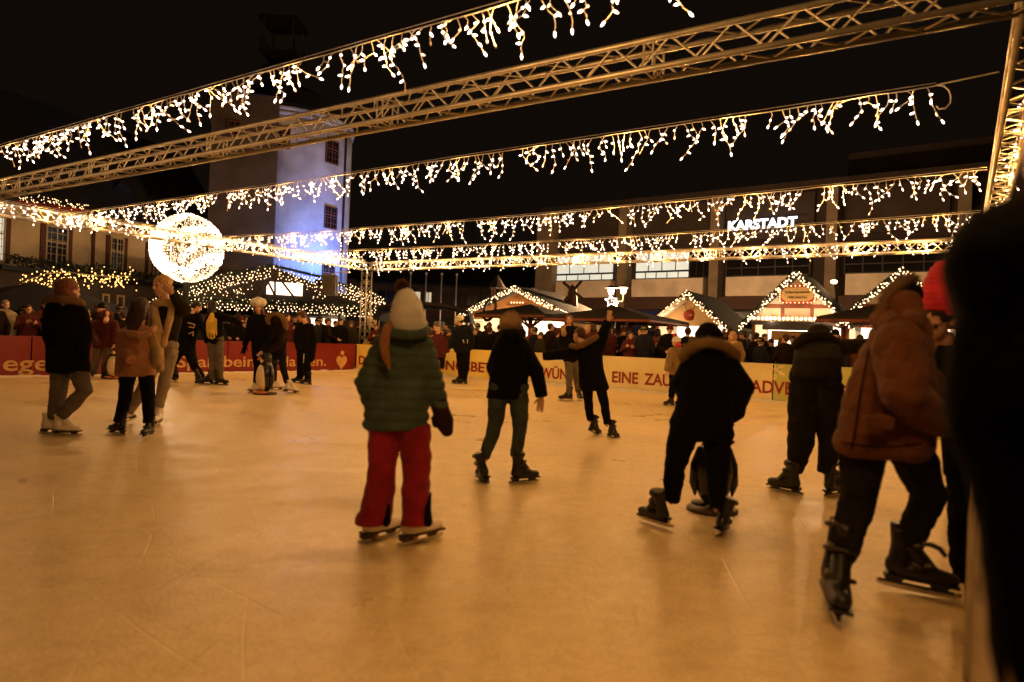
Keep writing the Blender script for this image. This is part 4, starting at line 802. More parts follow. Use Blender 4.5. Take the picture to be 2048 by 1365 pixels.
# department store
fs = Fr((12.2, 45), (.795, -.606)); st = thing('department_store', 'modern department store with stone pillars, marble bands and white lit lettering', 'building', fs.O)
tl = fs.px(1078, 560)[0]; tr = 34
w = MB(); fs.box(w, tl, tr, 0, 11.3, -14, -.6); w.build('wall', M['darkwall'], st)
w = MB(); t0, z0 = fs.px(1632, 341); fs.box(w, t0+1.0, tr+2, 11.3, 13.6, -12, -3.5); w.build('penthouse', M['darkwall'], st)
cols = [fs.px(x, 560)[0] for x in (1092, 1246, 1430, 1662, 1925)]
for i, t in enumerate(cols):
    w = MB(); hw = .75 if i == 0 else .3; fs.box(w, t-hw, t+hw, 0, 10.9, -.6, .35); w.build('pillar', M['concrete'], st)
w = MB(); fs.box(w, tl, tr, 10.9, 11.35, -.7, .15); w.build('cornice', M['darkwall'], st)
for i, (x0, y0, x1, y1) in enumerate(((1113, 573, 1222, 602), (1265, 566, 1407, 601), (1453, 559, 1610, 597), (1692, 549, 1880, 592))):
    a0, z1 = fs.px(x0, y0); a1, _ = fs.px(x1, y0); z0 = fs.px(x0, y1)[1]; w = MB(); fs.box(w, a0, a1, 4.55, 5.75, -.6, .12); w.build('spandrel_panel', M['panelstone'], st)
    w = MB(); fs.box(w, a0-.3, a1+.3, 8.1, 10.8, -.6, -.35); w.build('upper_panel', M['concrete'] if 0 else mat('upper_stone_shaded_%d' % i, (.05, .03, .019), .85, var=.2, scale=.8, bump=.3, bscale=8), st)  # upper panels darkened in the colour, as little light reaches them
    lit = i < 2; ww = a1-a0; zb, zt = 5.8, 7.65
    if lit:
        aa = a0-(.35 if i == 0 else 0); bb = a1 if i == 0 else a0+ww*.78
        window(fs, st, aa, bb, zb+.5, zt, 4, 1, 'win_lit', 'darkmetal', .06, .3, None, -.3); window(fs, st, aa, bb, zb, zb+.5, 5, 1, 'win_lit', 'darkmetal', .06, .3, None, -.3)
        if i == 1: window(fs, st, bb, a1+.3, zb, zt, 3, 1, 'glassdark', 'darkmetal', .06, .3, None, -.3)
    else: window(fs, st, a0-.2, a1+.2, zb, zt, 5, 1, 'glassdark', 'darkmetal', .07, .3, [.3], -.3)
    w = MB(); fs.box(w, a0-.3, a1+.3, 3.7, 4.5, -.6, .3)
    for k in range(7): fs.box(w, a0-.3, a1+.3, 3.72+k*.11, 3.76+k*.11, .3, .34)
    w.build('louvre_band', M['wood'], st)
    w = MB(); fs.box(w, a0-.2, a1+.2, .2, 3.6, -.6, -.5); w.build('shop_window', M['glassdark'], st)
p0 = onplane(1456, 461.5, fs.O+fs.N*.42, fs.N); p1 = onplane(1594, 450, fs.O+fs.N*.42, fs.N); p1.z = p0.z
put_text('KARSTADT', M['sign_white'], st, p0, p1, fs.X, fs.N, .56, off=.035, ext=.04)
rb_ = MB(); fs.box(rb_, fs.px(1450, 455)[0], fs.px(1600, 455)[0], p0.z+.1, p0.z+.16, -.34, .34); rb_.build('sign_rail', M['darkmetal'], st)
# ochre house
fl = Fr((-19.7, 30), (.297, .955)); lh = thing('town_house', 'ochre plastered house with steep dark roof, dormers and tall paned windows', 'building', fl.O)
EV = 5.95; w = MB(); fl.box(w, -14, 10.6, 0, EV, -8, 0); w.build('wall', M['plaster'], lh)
r = MB(); r.rings([[fl.p(t, EV-.1, .45), fl.p(t, EV+.12, .45), fl.p(t, 11.6, -3.6), fl.p(t, EV, -8.3), fl.p(t, EV-.2, -8.3)] for t in (-14.3, 10.7)]); r.build('roof', M['slate'], lh)
for x0, x1, y0, y1 in ((88, 133, 441, 521), (218, 245, 478, 527), (-22, 7, 425, 516), (296, 315, 500, 541), (478, 505, 518, 556)):
    a0 = fl.px(x0, y1)[0]; a1 = fl.px(x1, y1)[0]
    if x0 > 400: a0, a1 = 8.9, 9.9
    window(fl, lh, a0, a1, 3.55, 5.35, 2, 6, 'win_lit' if x0 < -10 else 'glassdark', bars=[.62])
    s = MB(); fl.box(s, a0-.22, a0-.02, 3.5, 5.4, 0, .05); s.build('shutter', M['shutter'], lh); s = MB(); fl.box(s, a1+.02, a1+.22, 3.5, 5.4, 0, .05); s.build('shutter', M['shutter'], lh)
s = MB(); t = fl.px(184, 500)[0]; s.tube([fl.p(t, 0, .08), fl.p(t, EV, .08)], .07, 8); s.build('drainpipe', M['shutter'], lh)
for x, y in ((246, 402), (312, 418), (421, 448), (473, 455)):
    p = onplane(x, y, fl.p(0, 0, -.9), fl.N); t = (p-fl.O).dot(fl.X); z = p.z; f2 = Fr(fl.p(0, 0, -.9), fl.X)
    d = MB(); f2.box(d, t-.48, t+.48, z-.65, z+.5, -2.6, 0); o = d.build('dormer', M['winframe'], lh)
    window(f2, o, t-.4, t+.4, z-.5, z+.45, 2, 3, 'glassdark', fw_=.08)
    d = MB(); d.rings([[f2.p(t-.66, z+.48, q), f2.p(t+.66, z+.48, q), f2.p(t, z+1.05, q-.25*(q > 0))] for q in (.15, -3)]); d.build('dormer_roof', M['slate'], o)
# ground floor terrace in front of the ochre house
tf = Fr(fl.p(0, 0, 1.9), fl.X); te = thing('terrace', 'flat roofed ground floor extension with planted shrubs and two narrow lit doors', 'building', tf.O)
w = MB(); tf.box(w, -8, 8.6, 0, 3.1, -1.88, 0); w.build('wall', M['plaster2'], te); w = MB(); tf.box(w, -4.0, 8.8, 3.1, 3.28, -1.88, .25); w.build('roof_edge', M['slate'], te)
for x0, x1 in ((203, 218), (232, 248)):
    a0 = tf.px(x0, 620)[0]; a1 = tf.px(x1, 620)[0]; window(tf, te, a0, a1, .4, 2.55, 1, 1, 'win_lit', 'signbeige', .08, .06, [.7], .03)
sh = MB(); rn = random.Random(8)
for i in range(3400):
    t = rn.uniform(-3.4, 8.2); hgt = .28+.3*max(0, noise.noise(V((t*.7, 0, 3))))+.15*noise.noise(V((t*2.5, 2, 3))); z = 3.28+rn.random()**.8*max(.1, hgt*1.4); p = tf.p(t, z, rn.uniform(-.5, .15))
    d = V((rn.gauss(0, 1), rn.gauss(0, 1), rn.gauss(.4, 1))).normalized()*.09; e = d.orthogonal().normalized()*.03; sh.add([p, p+d*.5+e, p+d, p+d*.5-e], [(0, 1, 2, 3)])
tag(sh.build('shrub_foliage', M['leafdark']), 'low evergreen shrubs planted along the edge of the terrace roof', 'shrubs', kind='stuff')
# tower with its plain wing
tw = thing('round_tower', 'tall round tower washed in blue light, small paned windows and a moulded rim', 'tower', W(553, 660, 40.2))
tc = W(553, 660, 40.2); R0 = 3.85; ZT = 13.1
b = MB(); b.rings([[V((tc.x+R0*math.cos(2*PI*k/64), tc.y+R0*math.sin(2*PI*k/64), z)) for k in range(64)] for z in (0, 4, 8, 12, ZT)]); b.build('wall', M['towerw'], tw, True)
for z, rr in ((ZT-.35, .08), (ZT-.1, .15)):
    b = MB(); b.rings([[V((tc.x+(R0+q)*math.cos(2*PI*k/64), tc.y+(R0+q)*math.sin(2*PI*k/64), z+h_)) for k in range(64)] for q, h_ in ((0, -.12), (rr, -.05), (rr, .08), (0, .1))], False); b.build('rim_moulding', M['towerw'], tw, True)
b = MB(); b.rings([[V((tc.x+r_*math.cos(2*PI*k/48), tc.y+r_*math.sin(2*PI*k/48), z)) for k in range(48)] for z, r_ in ((ZT+.1, R0+.2), (ZT+1.2, R0-.6), (ZT+2.2, 1.2))]); b.build('roof', M['slate'], tw)
def towwin(x, y, hh_, ww_):
    d = ray(x, y); ox, oy = CAM.x-tc.x, CAM.y-tc.y; A = d.x**2+d.y**2; B = 2*(ox*d.x+oy*d.y); C = ox*ox+oy*oy-R0*R0; dd = B*B-4*A*C
    t = (-B-math.sqrt(dd))/(2*A); p = CAM+d*t; n = V((p.x-tc.x, p.y-tc.y, 0)).normalized(); f = Fr((p.x, p.y), (UP.cross(n).x, UP.cross(n).y)); window(f, tw, -ww_/2, ww_/2, p.z-hh_/2, p.z+hh_/2, 2, 4, 'glassdark', 'shutter', .06, .1, [.62], .06)
towwin(661, 436, 1.25, .95); towwin(664, 305, 1.3, .95); towwin(656, 552, 1.3, .95); towwin(565, 275, 1.2, .8)
for x, y in ((544, 400), (687, 400)):
    p = W(x, y, 36.1 if x < 600 else 39.4); b = MB(); b.tube([(p.x, p.y, 0), (p.x, p.y, ZT-.6)], .085, 8); b.build('drainpipe', M['darkmetal'], tw)
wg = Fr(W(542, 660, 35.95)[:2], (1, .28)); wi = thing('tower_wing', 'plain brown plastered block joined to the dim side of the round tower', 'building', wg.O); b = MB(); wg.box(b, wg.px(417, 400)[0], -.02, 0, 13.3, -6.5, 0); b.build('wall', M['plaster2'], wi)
window(wg, wi, wg.px(456, 250)[0], wg.px(482, 250)[0], wg.px(470, 272)[1], wg.px(470, 242)[1], 2, 3, 'glassdark', 'shutter', .07)
b = MB(); b.rings([[wg.p(wg.px(417, 400)[0]-.2, 13.3, .2), wg.p(0, 13.3, .2), wg.p(0, 13.3, -6.6), wg.p(wg.px(417, 400)[0]-.2, 13.3, -6.6)], [wg.p(wg.px(417, 400)[0]+1.5, 13.6, -2), wg.p(-1.2, 13.6, -2), wg.p(-1.2, 13.6, -5), wg.p(wg.px(417, 400)[0]+1.5, 13.6, -5)]]); b.build('roof', M['slate'], wi)
# dim lookout turret high behind
p = W(566, 95, 62); lt = thing('lookout_turret', 'barely lit square turret with platform and railing standing high in the night sky', 'tower', (p.x, p.y, 0))
b = MB(); b.box((p.x, p.y, p.z/2-1), (2.6, 2.6, p.z-2)); b.build('shaft', M['slate'], lt); b = MB(); b.box((p.x, p.y, p.z-.9), (3.2, 3.2, .12)); b.build('platform', M['darkwall'], lt); b = MB(); b.box((p.x, p.y, p.z+2.0), (3.4, 3.4, .3)); b.build('roof', M['darkwall'], lt)
b = MB()
for i in range(8):
    for q in (-1, 1): b.box((p.x-1.5+i*3/7, p.y+q*1.5, p.z-.35), (.05, .05, 1.1)); b.box((p.x+q*1.5, p.y-1.5+i*3/7, p.z-.35), (.05, .05, 1.1))
for q in (-1, 1): b.box((p.x, p.y+q*1.5, p.z+.22), (3.1, .06, .06)); b.box((p.x+q*1.5, p.y, p.z+.22), (.06, 3.1, .06)); b.box((p.x+q*1.3, p.y-1.3, p.z+.6), (.14, .14, 2.7)); b.box((p.x+q*1.3, p.y+1.3, p.z+.6), (.14, .14, 2.7))
b.build('railing', M['plaster2'], lt)
# long pale block far behind
fm = Fr(W(690, 668, 66)[:2], (1, .12)); mb_ = thing('apartment_block', 'long three storey block with balconies far behind the stalls, two windows lit', 'building', fm.O)
T1 = fm.px(1120, 600)[0]; b = MB(); fm.box(b, -1, T1, 0, 3.4, -9, 0); b.build('wall', M['plaster2'], mb_); b = MB(); fm.box(b, -1, T1, 3.4, 6.3, -9, -1.2); b.build('upper_wall', M['plaster2'], mb_)
b = MB(); fm.box(b, -1, T1, 3.35, 3.5, -1.2, .3); fm.box(b, -1, T1, 3.5, 4.35, .2, .27); b.build('balcony', M['shutter'], mb_)
b = MB(); b.rings([[fm.p(t, 6.3, -.7), fm.p(t, 6.45, -.7), fm.p(t, 9.2, -5), fm.p(t, 6.3, -9)] for t in (-1.5, T1+.5)]); b.build('roof', M['slate'], mb_)
fu = Fr(fm.p(0, 0, -1.2), fm.X)
for x0, x1, m_ in ((756, 790, 'glassdark'), (817, 843, 'win_warm'), (849, 865, 'win_warm'), (886, 898, 'glassdark'), (903, 912, 'glassdark'), (921, 928, 'glassdark'), (933, 958, 'glassdark'), (966, 975, 'glassdark'), (980, 1004, 'glassdark'), (1030, 1060, 'glassdark')):
    a0 = fu.px(x0, 575)[0]; a1 = fu.px(x1, 575)[0]; window(fu, mb_, a0, a1, 4.5, 5.75, 2, 1, m_, 'plaster2', .08)
for x0, x1 in ((845, 860), (868, 893), (924, 948), (1000, 1040)):
    a0 = fm.px(x0, 605)[0]; a1 = fm.px(x1, 605)[0]; window(fm, mb_, a0, a1, 1.4, 2.9, 2, 1, 'glassdark', 'plaster2', .08)
for x in (817, 848, 879, 909):
    p = W(x, 668, 46); b = MB(); b.tube([(p.x, p.y, 0), (p.x, p.y, 5.4)], [.07, .045], 8); b.ell((p.x, p.y, 5.45), (.09, .09, .09)); tag(b.build('flagpole', M['alu'], None, True), 'slender bare flagpole standing before the far apartment block', 'flagpole', 'bare flagpoles')
# ---------------------------------------------------------------- fairy light helper
def fairy(parent, paths, n, r=.032, spread=.12, seed=0, name='fairy_lights', m='bulb_far', kindstuff=True):
    rn = random.Random(seed); b = MB()
    L = [(V(p), V(q), (V(p)-V(q)).length) for p, q in paths]; tot = sum(l[2] for l in L)
    for i in range(n):
        s = rn.random()*tot
        for p, q, l in L:
            if s <= l: break
            s -= l
        c = p.lerp(q, min(1, s/l))+V((rn.gauss(0, spread*.5), rn.gauss(0, spread*.5), rn.gauss(0, spread*.6))); bulb_form(b, c, V((rn.gauss(0, .5), rn.gauss(0, .5), -1)), r*.72*rn.uniform(.7, 1.15), r*1.6, 5)
    o = b.build(name, M[m], parent, True); 
    if kindstuff: o['kind'] = 'stuff'
    return o
def net(parent, paths, rows, rowgap, gap, r, seed=0, name='fairy_lights', m='bulb_far', jit=.3, depth=.06):
    "rows of evenly strung bulbs hanging under one another along an edge"
    rn = random.Random(seed); b = MB()
    for p, q in paths:
        p, q = V(p), V(q); n = max(2, int((q-p).length/gap))
        for j in range(rows):
            for i in range(n):
                if rn.random() < .06: continue
                c = p.lerp(q, (i+.5*(j % 2)+rn.uniform(-jit, jit))/n)-UP*(rowgap*(j+rn.uniform(-jit, jit)))+V((0, rn.uniform(-depth, 0), 0)); bulb_form(b, c, V((rn.gauss(0, .4), rn.gauss(0, .4), -1)), r*rn.uniform(.75, 1.1), r*2.1, 5)
    o = b.build(name, M[m], parent, True); o['kind'] = 'stuff'; return o
def garland(parent, paths, seed=0, r=.07):
    b = MB(); rn = random.Random(seed)
    for p, q in paths:
        p, q = V(p), V(q); b.tube([p, q], r*.5, 6); n = int((q-p).length*60); spikes(b, [p, q], [r*.5, r*.5], n, r*1.6, rn, .012)
    return b.build('garland', M['leafdark'], parent)
def lampadd(name, loc, power, col=(1, .66, .36), r=.08, spot=None, target=None, kind='POINT', blend=.5):
    l = bpy.data.lights.new(name, kind); l.energy = power; l.color = col; l.shadow_soft_size = r
    o = bpy.data.objects.new(name, l); COL.objects.link(o); o.location = loc
    if kind == 'SPOT': l.spot_size = math.radians(spot); l.spot_blend = blend; o.rotation_euler = (V(target)-V(loc)).to_track_quat('-Z', 'Y').to_euler()
    return o
# ---------------------------------------------------------------- stalls
def stall(label, x, D, wd, dp, ez, az, lights=160, wallm='cream', interior=60, seed=0, timbers=True, counter=True, ov=.3, open_=True, fringe=False, lr=.032):
    c = W(x, 690, D); fr = Fr((c.x, c.y), (-E1.x, -E1.y)); root = thing('market_stall', label, 'market stall', fr.O, 'gabled market stalls'); h = wd/2
    b = MB(); b.rings([[fr.p(-h, ez-.06, q), fr.p(h, ez-.06, q), fr.p(h, ez, q), fr.p(0, az-.12, q), fr.p(-h, ez, q)] for q in (0, -.08)]); b.build('gable_wall', M[wallm], root)
    b = MB(); fr.box(b, -h, -h+.08, 0, ez, -dp, -.08); fr.box(b, h-.08, h, 0, ez, -dp, -.08); fr.box(b, -h+.08, h-.08, 0, ez, -dp-.08, -dp); b.build('wall', M['cream'], root)
    for sg in (-1, 1):
        b = MB(); e = h+ov; ze = ez-(az-ez)*ov/h; b.rings([[fr.p(sg*e, ze, q), fr.p(0, az, q), fr.p(0, az+.1, q), fr.p(sg*e, ze+.1, q)] for q in (.42, -dp-.3)]); b.build('roof', M['roof'], root)
    b = MB(); fr.box(b, -h, -h+.1, 0, ez-.06, -.07, .02); b.build('corner_post', M['timber_red'], root); b = MB(); fr.box(b, h-.1, h, 0, ez-.06, -.07, .02); b.build('corner_post', M['timber_red'], root)
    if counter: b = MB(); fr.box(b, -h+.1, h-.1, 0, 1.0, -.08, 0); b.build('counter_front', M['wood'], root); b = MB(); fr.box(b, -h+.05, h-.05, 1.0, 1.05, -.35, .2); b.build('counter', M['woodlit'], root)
    if timbers:
        b = MB(); zb = ez+(az-ez)*.28; wz = h*(1-.28)*.96; fr.box(b, -wz, wz, zb-.05, zb+.05, .003, .04)
        for t in (-.32, .32): fr.box(b, t*wd/2-.05, t*wd/2+.05, ez-.04, zb-.05, .003, .035)
        b.build('timber_frame', M['timber_red'], root)
    e = h+ov; ze = ez-(az-ez)*ov/h
    pa = [(fr.p(-e, ze+.06, .46), fr.p(0, az+.08, .46)), (fr.p(0, az+.08, .46), fr.p(e, ze+.06, .46))]
    garland(root, pa, seed); net(root, pa, 3, .085, .105 if wd < 4 else .12, lr*.74, seed)
    if interior: lampadd('stall_lamp', fr.p(0, ez*.66, -dp*.35), interior, (1, .70, .42), .12)
    return root, fr
# main gable stall with the sign
sm_, f1 = stall('half timbered drinks stall with the round edged sign and a row of big bulbs', 1592, 21.9, 2.75, 2.8, 2.2, 3.62, 190, interior=120, seed=11)
lampadd('stall_lamp', f1.p(-.7, 2.2, .5), 26, (1, .7, .42), .05); lampadd('stall_lamp', f1.p(.7, 2.2, .5), 26, (1, .7, .42), .05)
b = MB(); f1.box(b, -1.3, 1.3, 2.0, 2.12, .02, .4); f1.box(b, -.95, 1.1, 1.84, 2.0, .3, .42); b.build('awning_beam', M['black'], sm_)
for i in range(22):
    b = MB(); q = f1.p(-1.35+i*2.7/21, 2.2, .38); b.ell(q, (.05, .05, .055), None, 10, 7); o = b.build('festoon_bulb', M['bulb_big'], sm_, True)
def octo(fr, cx, cz, w, h, q, d):
    pts = [(-w, -h*.45), (-w*.72, -h), (w*.72, -h), (w, -h*.45), (w, h*.45), (w*.72, h), (-w*.72, h), (-w, h*.45)]; b = MB(); b.rings([[fr.p(cx+x, cz+z, k) for x, z in pts] for k in (q, q+d)]); return b
zc = 2.98; octo(f1, 0, zc, .57, .31, .05, .04).build('sign_frame', M['signred'], sm_); octo(f1, 0, zc, .47, .22, .08, .03).build('sign_board', M['signbeige'], sm_)
for t, z in (('Leckere Spezialitäten', zc+.03), ('Heiße Getränke', zc-.13)):
    w_ = .36 if t[0] == 'L' else .29; put_text(t, M['black'], sm_, f1.p(-w_, z, .1125), f1.p(w_, z, .1125), f1.X, f1.N, .075, off=.01, ext=.004)
for i in range(30):
    a = 2*PI*i/30; b = MB(); x_ = max(-.52, min(.52, .62*math.cos(a))); z_ = max(-.265, min(.265, .36*math.sin(a))); b.ell(f1.p(x_, zc+z_, .1), (.02, .015, .02), None, 6, 5); b.build('sign_bulb', M['bulb_big'], sm_, True)
put_text('Tee', M['signred'], sm_, f1.p(-.35, 1.62, .052), f1.p(.02, 1.62, .052), f1.X, f1.N, .12, off=.01); b = MB(); f1.box(b, -.75, 1.2, 1.52, 1.82, .02, .05); b.build('fascia_board', M['signbeige'], sm_)
# warm stall with the round red sign
s2, f2_ = stall('gabled stall with a small round red insect sign and a dark shingled roof', 1378, 24.4, 2.5, 3.2, 2.0, 3.05, 170, interior=90, seed=12, wallm='signbeige', timbers=False)
b = MB(); b.ell(f2_.p(.0, 2.32, .06), (.22, .05, .2)); b.build('round_sign', M['signred'], s2, True); b = MB()
for q in (-.1, .1): b.tube([f2_.p(q, 2.5, .06), f2_.p(q*1.8, 2.66, .06), f2_.p(q*2.4, 2.7, .06)], .012, 5)
b.build('sign_antenna', M['black'], s2); put_text('IMKER', M['signbeige'], s2, f2_.p(-.12, 2.3, .115), f2_.p(.12, 2.3, .115), f2_.X, f2_.N, .05, ext=.01)
b = MB(); b.rings([[f2_.p(-1.5, 1.95, k), f2_.p(-1.4, 1.85, k), f2_.p(-.05, 2.82, k), f2_.p(-.1, 2.95, k)] for k in (.1, .5)]); b.build('lit_eave_board', M['cream'], s2)
lampadd('stall_lamp', f2_.p(-.6, 2.0, .7), 22, (1, .7, .42), .05)
# stall at the right edge
s3, f3_ = stall('half timbered stall partly hidden by the skater in the rust brown coat', 1800, 20.2, 2.9, 2.6, 2.25, 3.62, 190, interior=110, seed=13); lampadd('stall_lamp', f3_.p(-.5, 2.2, .5), 34, (1, .7, .42), .05)
for i in range(12):
    b = MB(); b.ell(f3_.p(-1.35+i*.2, 2.22, .38), (.045, .045, .05), None, 8, 6); b.build('festoon_bulb', M['bulb_big'], s3, True)
# wide honey timber stall in the middle
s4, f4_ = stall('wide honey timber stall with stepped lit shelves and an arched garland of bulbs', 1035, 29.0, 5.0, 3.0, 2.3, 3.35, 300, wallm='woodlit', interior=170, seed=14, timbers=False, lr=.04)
for z, t0, t1 in ((2.5, -.6, .6), (2.25, -1.7, -.7), (2.25, .7, 1.7), (2.05, -2.2, -1.4), (2.8, -.35, .45)):
    b = MB(); f4_.box(b, t0, t1, z, z+.16, .02, .12); b.build('shelf_sign', M['woodlit'], s4)
    for i in range(max(3, int((t1-t0)/.14))): b = MB(); b.ell(f4_.p(t0+.07+i*.14, z-.02, .16), (.032, .032, .032), None, 6, 5); b.build('sign_bulb', M['bulb_big'], s4, True)
lampadd('stall_lamp', f4_.p(-.8, 2.1, .7), 26, (1, .62, .3), .05); lampadd('stall_lamp', f4_.p(1.2, 2.1, .7), 20, (1, .62, .3), .05)
b = MB(); f4_.box(b, -2.3, 2.3, 1.08, 2.1, -2.4, -2.3); b.build('interior_glow_panel', M['panelwhite'], s4)  # added glow panel for the bright inside of the stall
b = MB(); c = W(979, 620, 27); b.tube([c+V((.22*math.cos(a)*(1)+.08*math.sin(a), 0, .42*math.sin(a))) for a in [2*PI*i/20+PI/2+.25 for i in range(20)]], .06, 8); tag(b.build('sausage_ring_sign', M['black'], None, True), 'dark elongated ring hanging as a shop sign before the honey timber stall', 'shop sign')
# glowing panels put into the stalls, emission standing in for the bright interiors
for fr, rt, w_ in ((f1, sm_, 1.2), (f2_, s2, 1.0), (f3_, s3, 1.2)):
    b = MB(); fr.box(b, -w_, w_, 1.06, 2.15, -1.6, -1.55); b.build('interior_glow_panel', M['panelwhite'], rt)
    for i in range(6): q = MB(); q.box(fr.p(-w_*.8+i*w_*.32, 1.2, -1.3), (.1, .1, .28)); q.ell(fr.p(-w_*.8+i*w_*.32, 1.38, -1.3), (.03, .03, .06)); q.build('bottle', M['timber_red'], rt, True)
# small open timber canopy right of the middle stall
def canopy(label, x, y, D, half, drop, legs=True, m='wood', yaw=0., rafters=True, name='timber_canopy', posts=1):
    c = W(x, y, D); root = thing(name, label, 'canopy', (c.x, c.y, 0)); X = Matrix.Rotation(-YAW+yaw, 3, 'Z') @ V((1, 0, 0)); Y = Matrix.Rotation(-YAW+yaw, 3, 'Z') @ V((0, 1, 0))
    cs = [c+X*half*i+Y*half*j-UP*drop for i, j in ((-1, -1), (1, -1), (1, 1), (-1, 1))]; b = MB()
    b.add([c+UP*.0]+cs+[c+UP*.06]+[q+UP*.06 for q in cs], [(0, 2, 1), (0, 3, 2), (0, 4, 3), (0, 1, 4), (5, 6, 7), (5, 7, 8), (5, 8, 9), (5, 9, 6), (1, 2, 7, 6), (2, 3, 8, 7), (3, 4, 9, 8), (4, 1, 6, 9)]); b.build('roof', M['roof' if m == 'wood' else m], root)
    if rafters:
        b = MB()
        for q in cs: b.tube([c-UP*.08, q-UP*.06], .05, 6)
        for i in range(4): b.tube([cs[i]-UP*.04, cs[(i+1) % 4]-UP*.04], .04, 6)
        b.build('rafter', M['timber_red'], root)
    b = MB(); b.box((c.x, c.y, (c.z)/2), (.16, .16, c.z)); b.build('post', M['timber_red' if rafters else 'darkmetal'], root)
    if rafters:
        b = MB()
        for i, j in ((-1, 0), (1, 0), (0, -1), (0, 1)): b.tube([V((c.x, c.y, c.z-.85)), c+X*i*half*.55+Y*j*half*.55-UP*(drop*.62)], .04, 6)
        b.build('brace', M['timber_red'], root)
    return root
canopy('open timber canopy on a single red brown post behind the boards', 1237, 617, 22.4, 1.75, .42)
canopy('open timber canopy nearest the rust brown skater, its dark edge before the drinks stalls', 1812, 602, 18.6, 1.9, .6)
canopy('low shingled canopy with a gable in front of the honey timber stall', 1062, 612, 26, 1.5, .42)
canopy('black canvas market umbrella beside the ochre house', 62, 570, 21.5, 2.6, .85, m='canvas', rafters=False, name='market_umbrella')
canopy('black canvas market umbrella with its tip before the narrow lit doors', 150, 588, 24, 1.9, .8, m='canvas', rafters=False, name='market_umbrella', yaw=.4)
# black rounded tent
tb = thing('rounded_tent', 'black round topped tent roof behind the child with the helmet', 'tent', W(880, 690, 26)); R = []
c = W(852, 690, 26.5)
for q in range(9):
    a = PI*q/8; R.append([V((c.x-1.75*math.cos(a)*1.0+0, c.y+yy, 1.85+.62*math.sin(a)**.6)) for yy in (-1.5, 1.8)]+[V((c.x-1.75*math.cos(a)*1.0, c.y+yy, 1.75+.6*math.sin(a)**.6)) for yy in (1.8, -1.5)])
b = MB(); b.rings(R); b.build('roof', M['canvas'], tb)
for sx in (-1.6, 1.6):
    for yy in (-1.4, 1.7): b = MB(); b.tube([(c.x+sx, c.y+yy, 0), (c.x+sx, c.y+yy, 1.9)], .04, 6); b.build('post', M['darkmetal'], tb)
# big lodge full of lights -------------------------------------------
lc = W(540, 660, 32); lg = thing('festive_lodge', 'wide timber lodge whose whole roof edge is covered with dense small lights', 'market stall', (lc.x, lc.y, 0))
LX = V((.93, .36, 0)).normalized(); LN = LX.cross(UP); fg = Fr((lc.x, lc.y), (LX.x, LX.y))
def lp(x, y, d=0): p = onplane(x, y, fg.p(0, 0, d), fg.N); return p
ap = lp(543, 532, .6); el = lp(318, 612, .6); er = lp(772, 622, .6)
hz = (el.z+er.z)/2; tL = (el-fg.O).dot(fg.X); tR = (er-fg.O).dot(fg.X); tA = (ap-fg.O).dot(fg.X)
b = MB(); b.rings([[fg.p(tL, el.z, .6), fg.p(tA, ap.z, .55), fg.p(tR, er.z, .6)], [fg.p(tL, el.z+.01, -5), fg.p(tA, ap.z+.01, -5), fg.p(tR, er.z+.01, -5)]]); b.build('roof', M['roof'], lg)
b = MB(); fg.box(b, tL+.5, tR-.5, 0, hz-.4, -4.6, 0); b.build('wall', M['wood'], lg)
b = MB(); a0, z0 = fg.px(532, 590); a1, z1 = fg.px(603, 570); fg.box(b, a0, a1, z0, z1, .64, .72); b.build('lit_sign', M['panelwhite'], lg)
b = MB()
for x0, y0, x1, y1 in ((550, 545, 550, 600), (548, 548, 512, 600), (552, 548, 592, 600), (534, 560, 552, 596)): b.tube([lp(x0, y0, .82), lp(x1, y1, .82)], .05, 6)
b.build('gable_truss', M['wood'], lg)
P_ = lambda x, y, d=.75: lp(x, y, d)
top = [(P_(300, 604), P_(420, 556)), (P_(420, 556), P_(543, 531)), (P_(543, 531), P_(650, 556)), (P_(650, 556), P_(772, 604))]
garland(lg, top, 5, .12); net(lg, top, 5, .13, .15, .024, 21)
low = [(P_(330, 592), P_(470, 600)), (P_(470, 600), P_(610, 604)), (P_(610, 604), P_(775, 618)), (P_(340, 602), P_(640, 612))]
garland(lg, low, 6, .14); net(lg, low[:3], 5, .12, .15, .024, 22)
mid_ = [(P_(400, 578), P_(520, 560)), (P_(590, 560), P_(660, 585)), (P_(370, 590), P_(500, 580)), (P_(600, 580), P_(650, 595))]; fairy(lg, mid_, 80, .026, .2, 23)
dn = [(P_(700, 570), P_(775, 600)), (P_(768, 605), P_(775, 655)), (P_(720, 590), P_(770, 625))]; net(lg, dn[:1], 4, .13, .15, .024, 24); net(lg, [dn[1]], 3, .1, .1, .024, 25)
lampadd('lodge_lamp', fg.p(1, hz-.7, -2), 40, (1, .66, .36), .1); b = MB(); fg.box(b, 1.4, 3.0, 1.55, 1.9, .02, .08); b.build('lit_menu', M['panelwhite'], lg)
b = MB(); fg.box(b, 4.4, 5.0, 1.5, 2.1, .02, .08); b.build('lit_menu', M['signbeige'], lg)
# arch of warm lights over the umbrellas (left)
ar = thing('light_arch', 'string of orange lights draped over the black umbrellas before the ochre house', 'string lights', W(150, 560, 23)); A_ = lambda x, y: W(x, y, 22.6)
pp = [(A_(45, 566), A_(90, 548)), (A_(90, 548), A_(140, 545)), (A_(140, 545), A_(200, 552)), (A_(200, 552), A_(262, 553))]; b = MB()
for p, q in pp: b.tube([p, q], .012, 5)
b.build('cable', M['wire'], ar); M['bulb_orange'] = glow('orange_bulb', (1, .5, .13), 3.6); fairy(ar, [(p-UP*.12, q-UP*.12) for p, q in pp], 190, .028, .26, 31, m='bulb_orange')
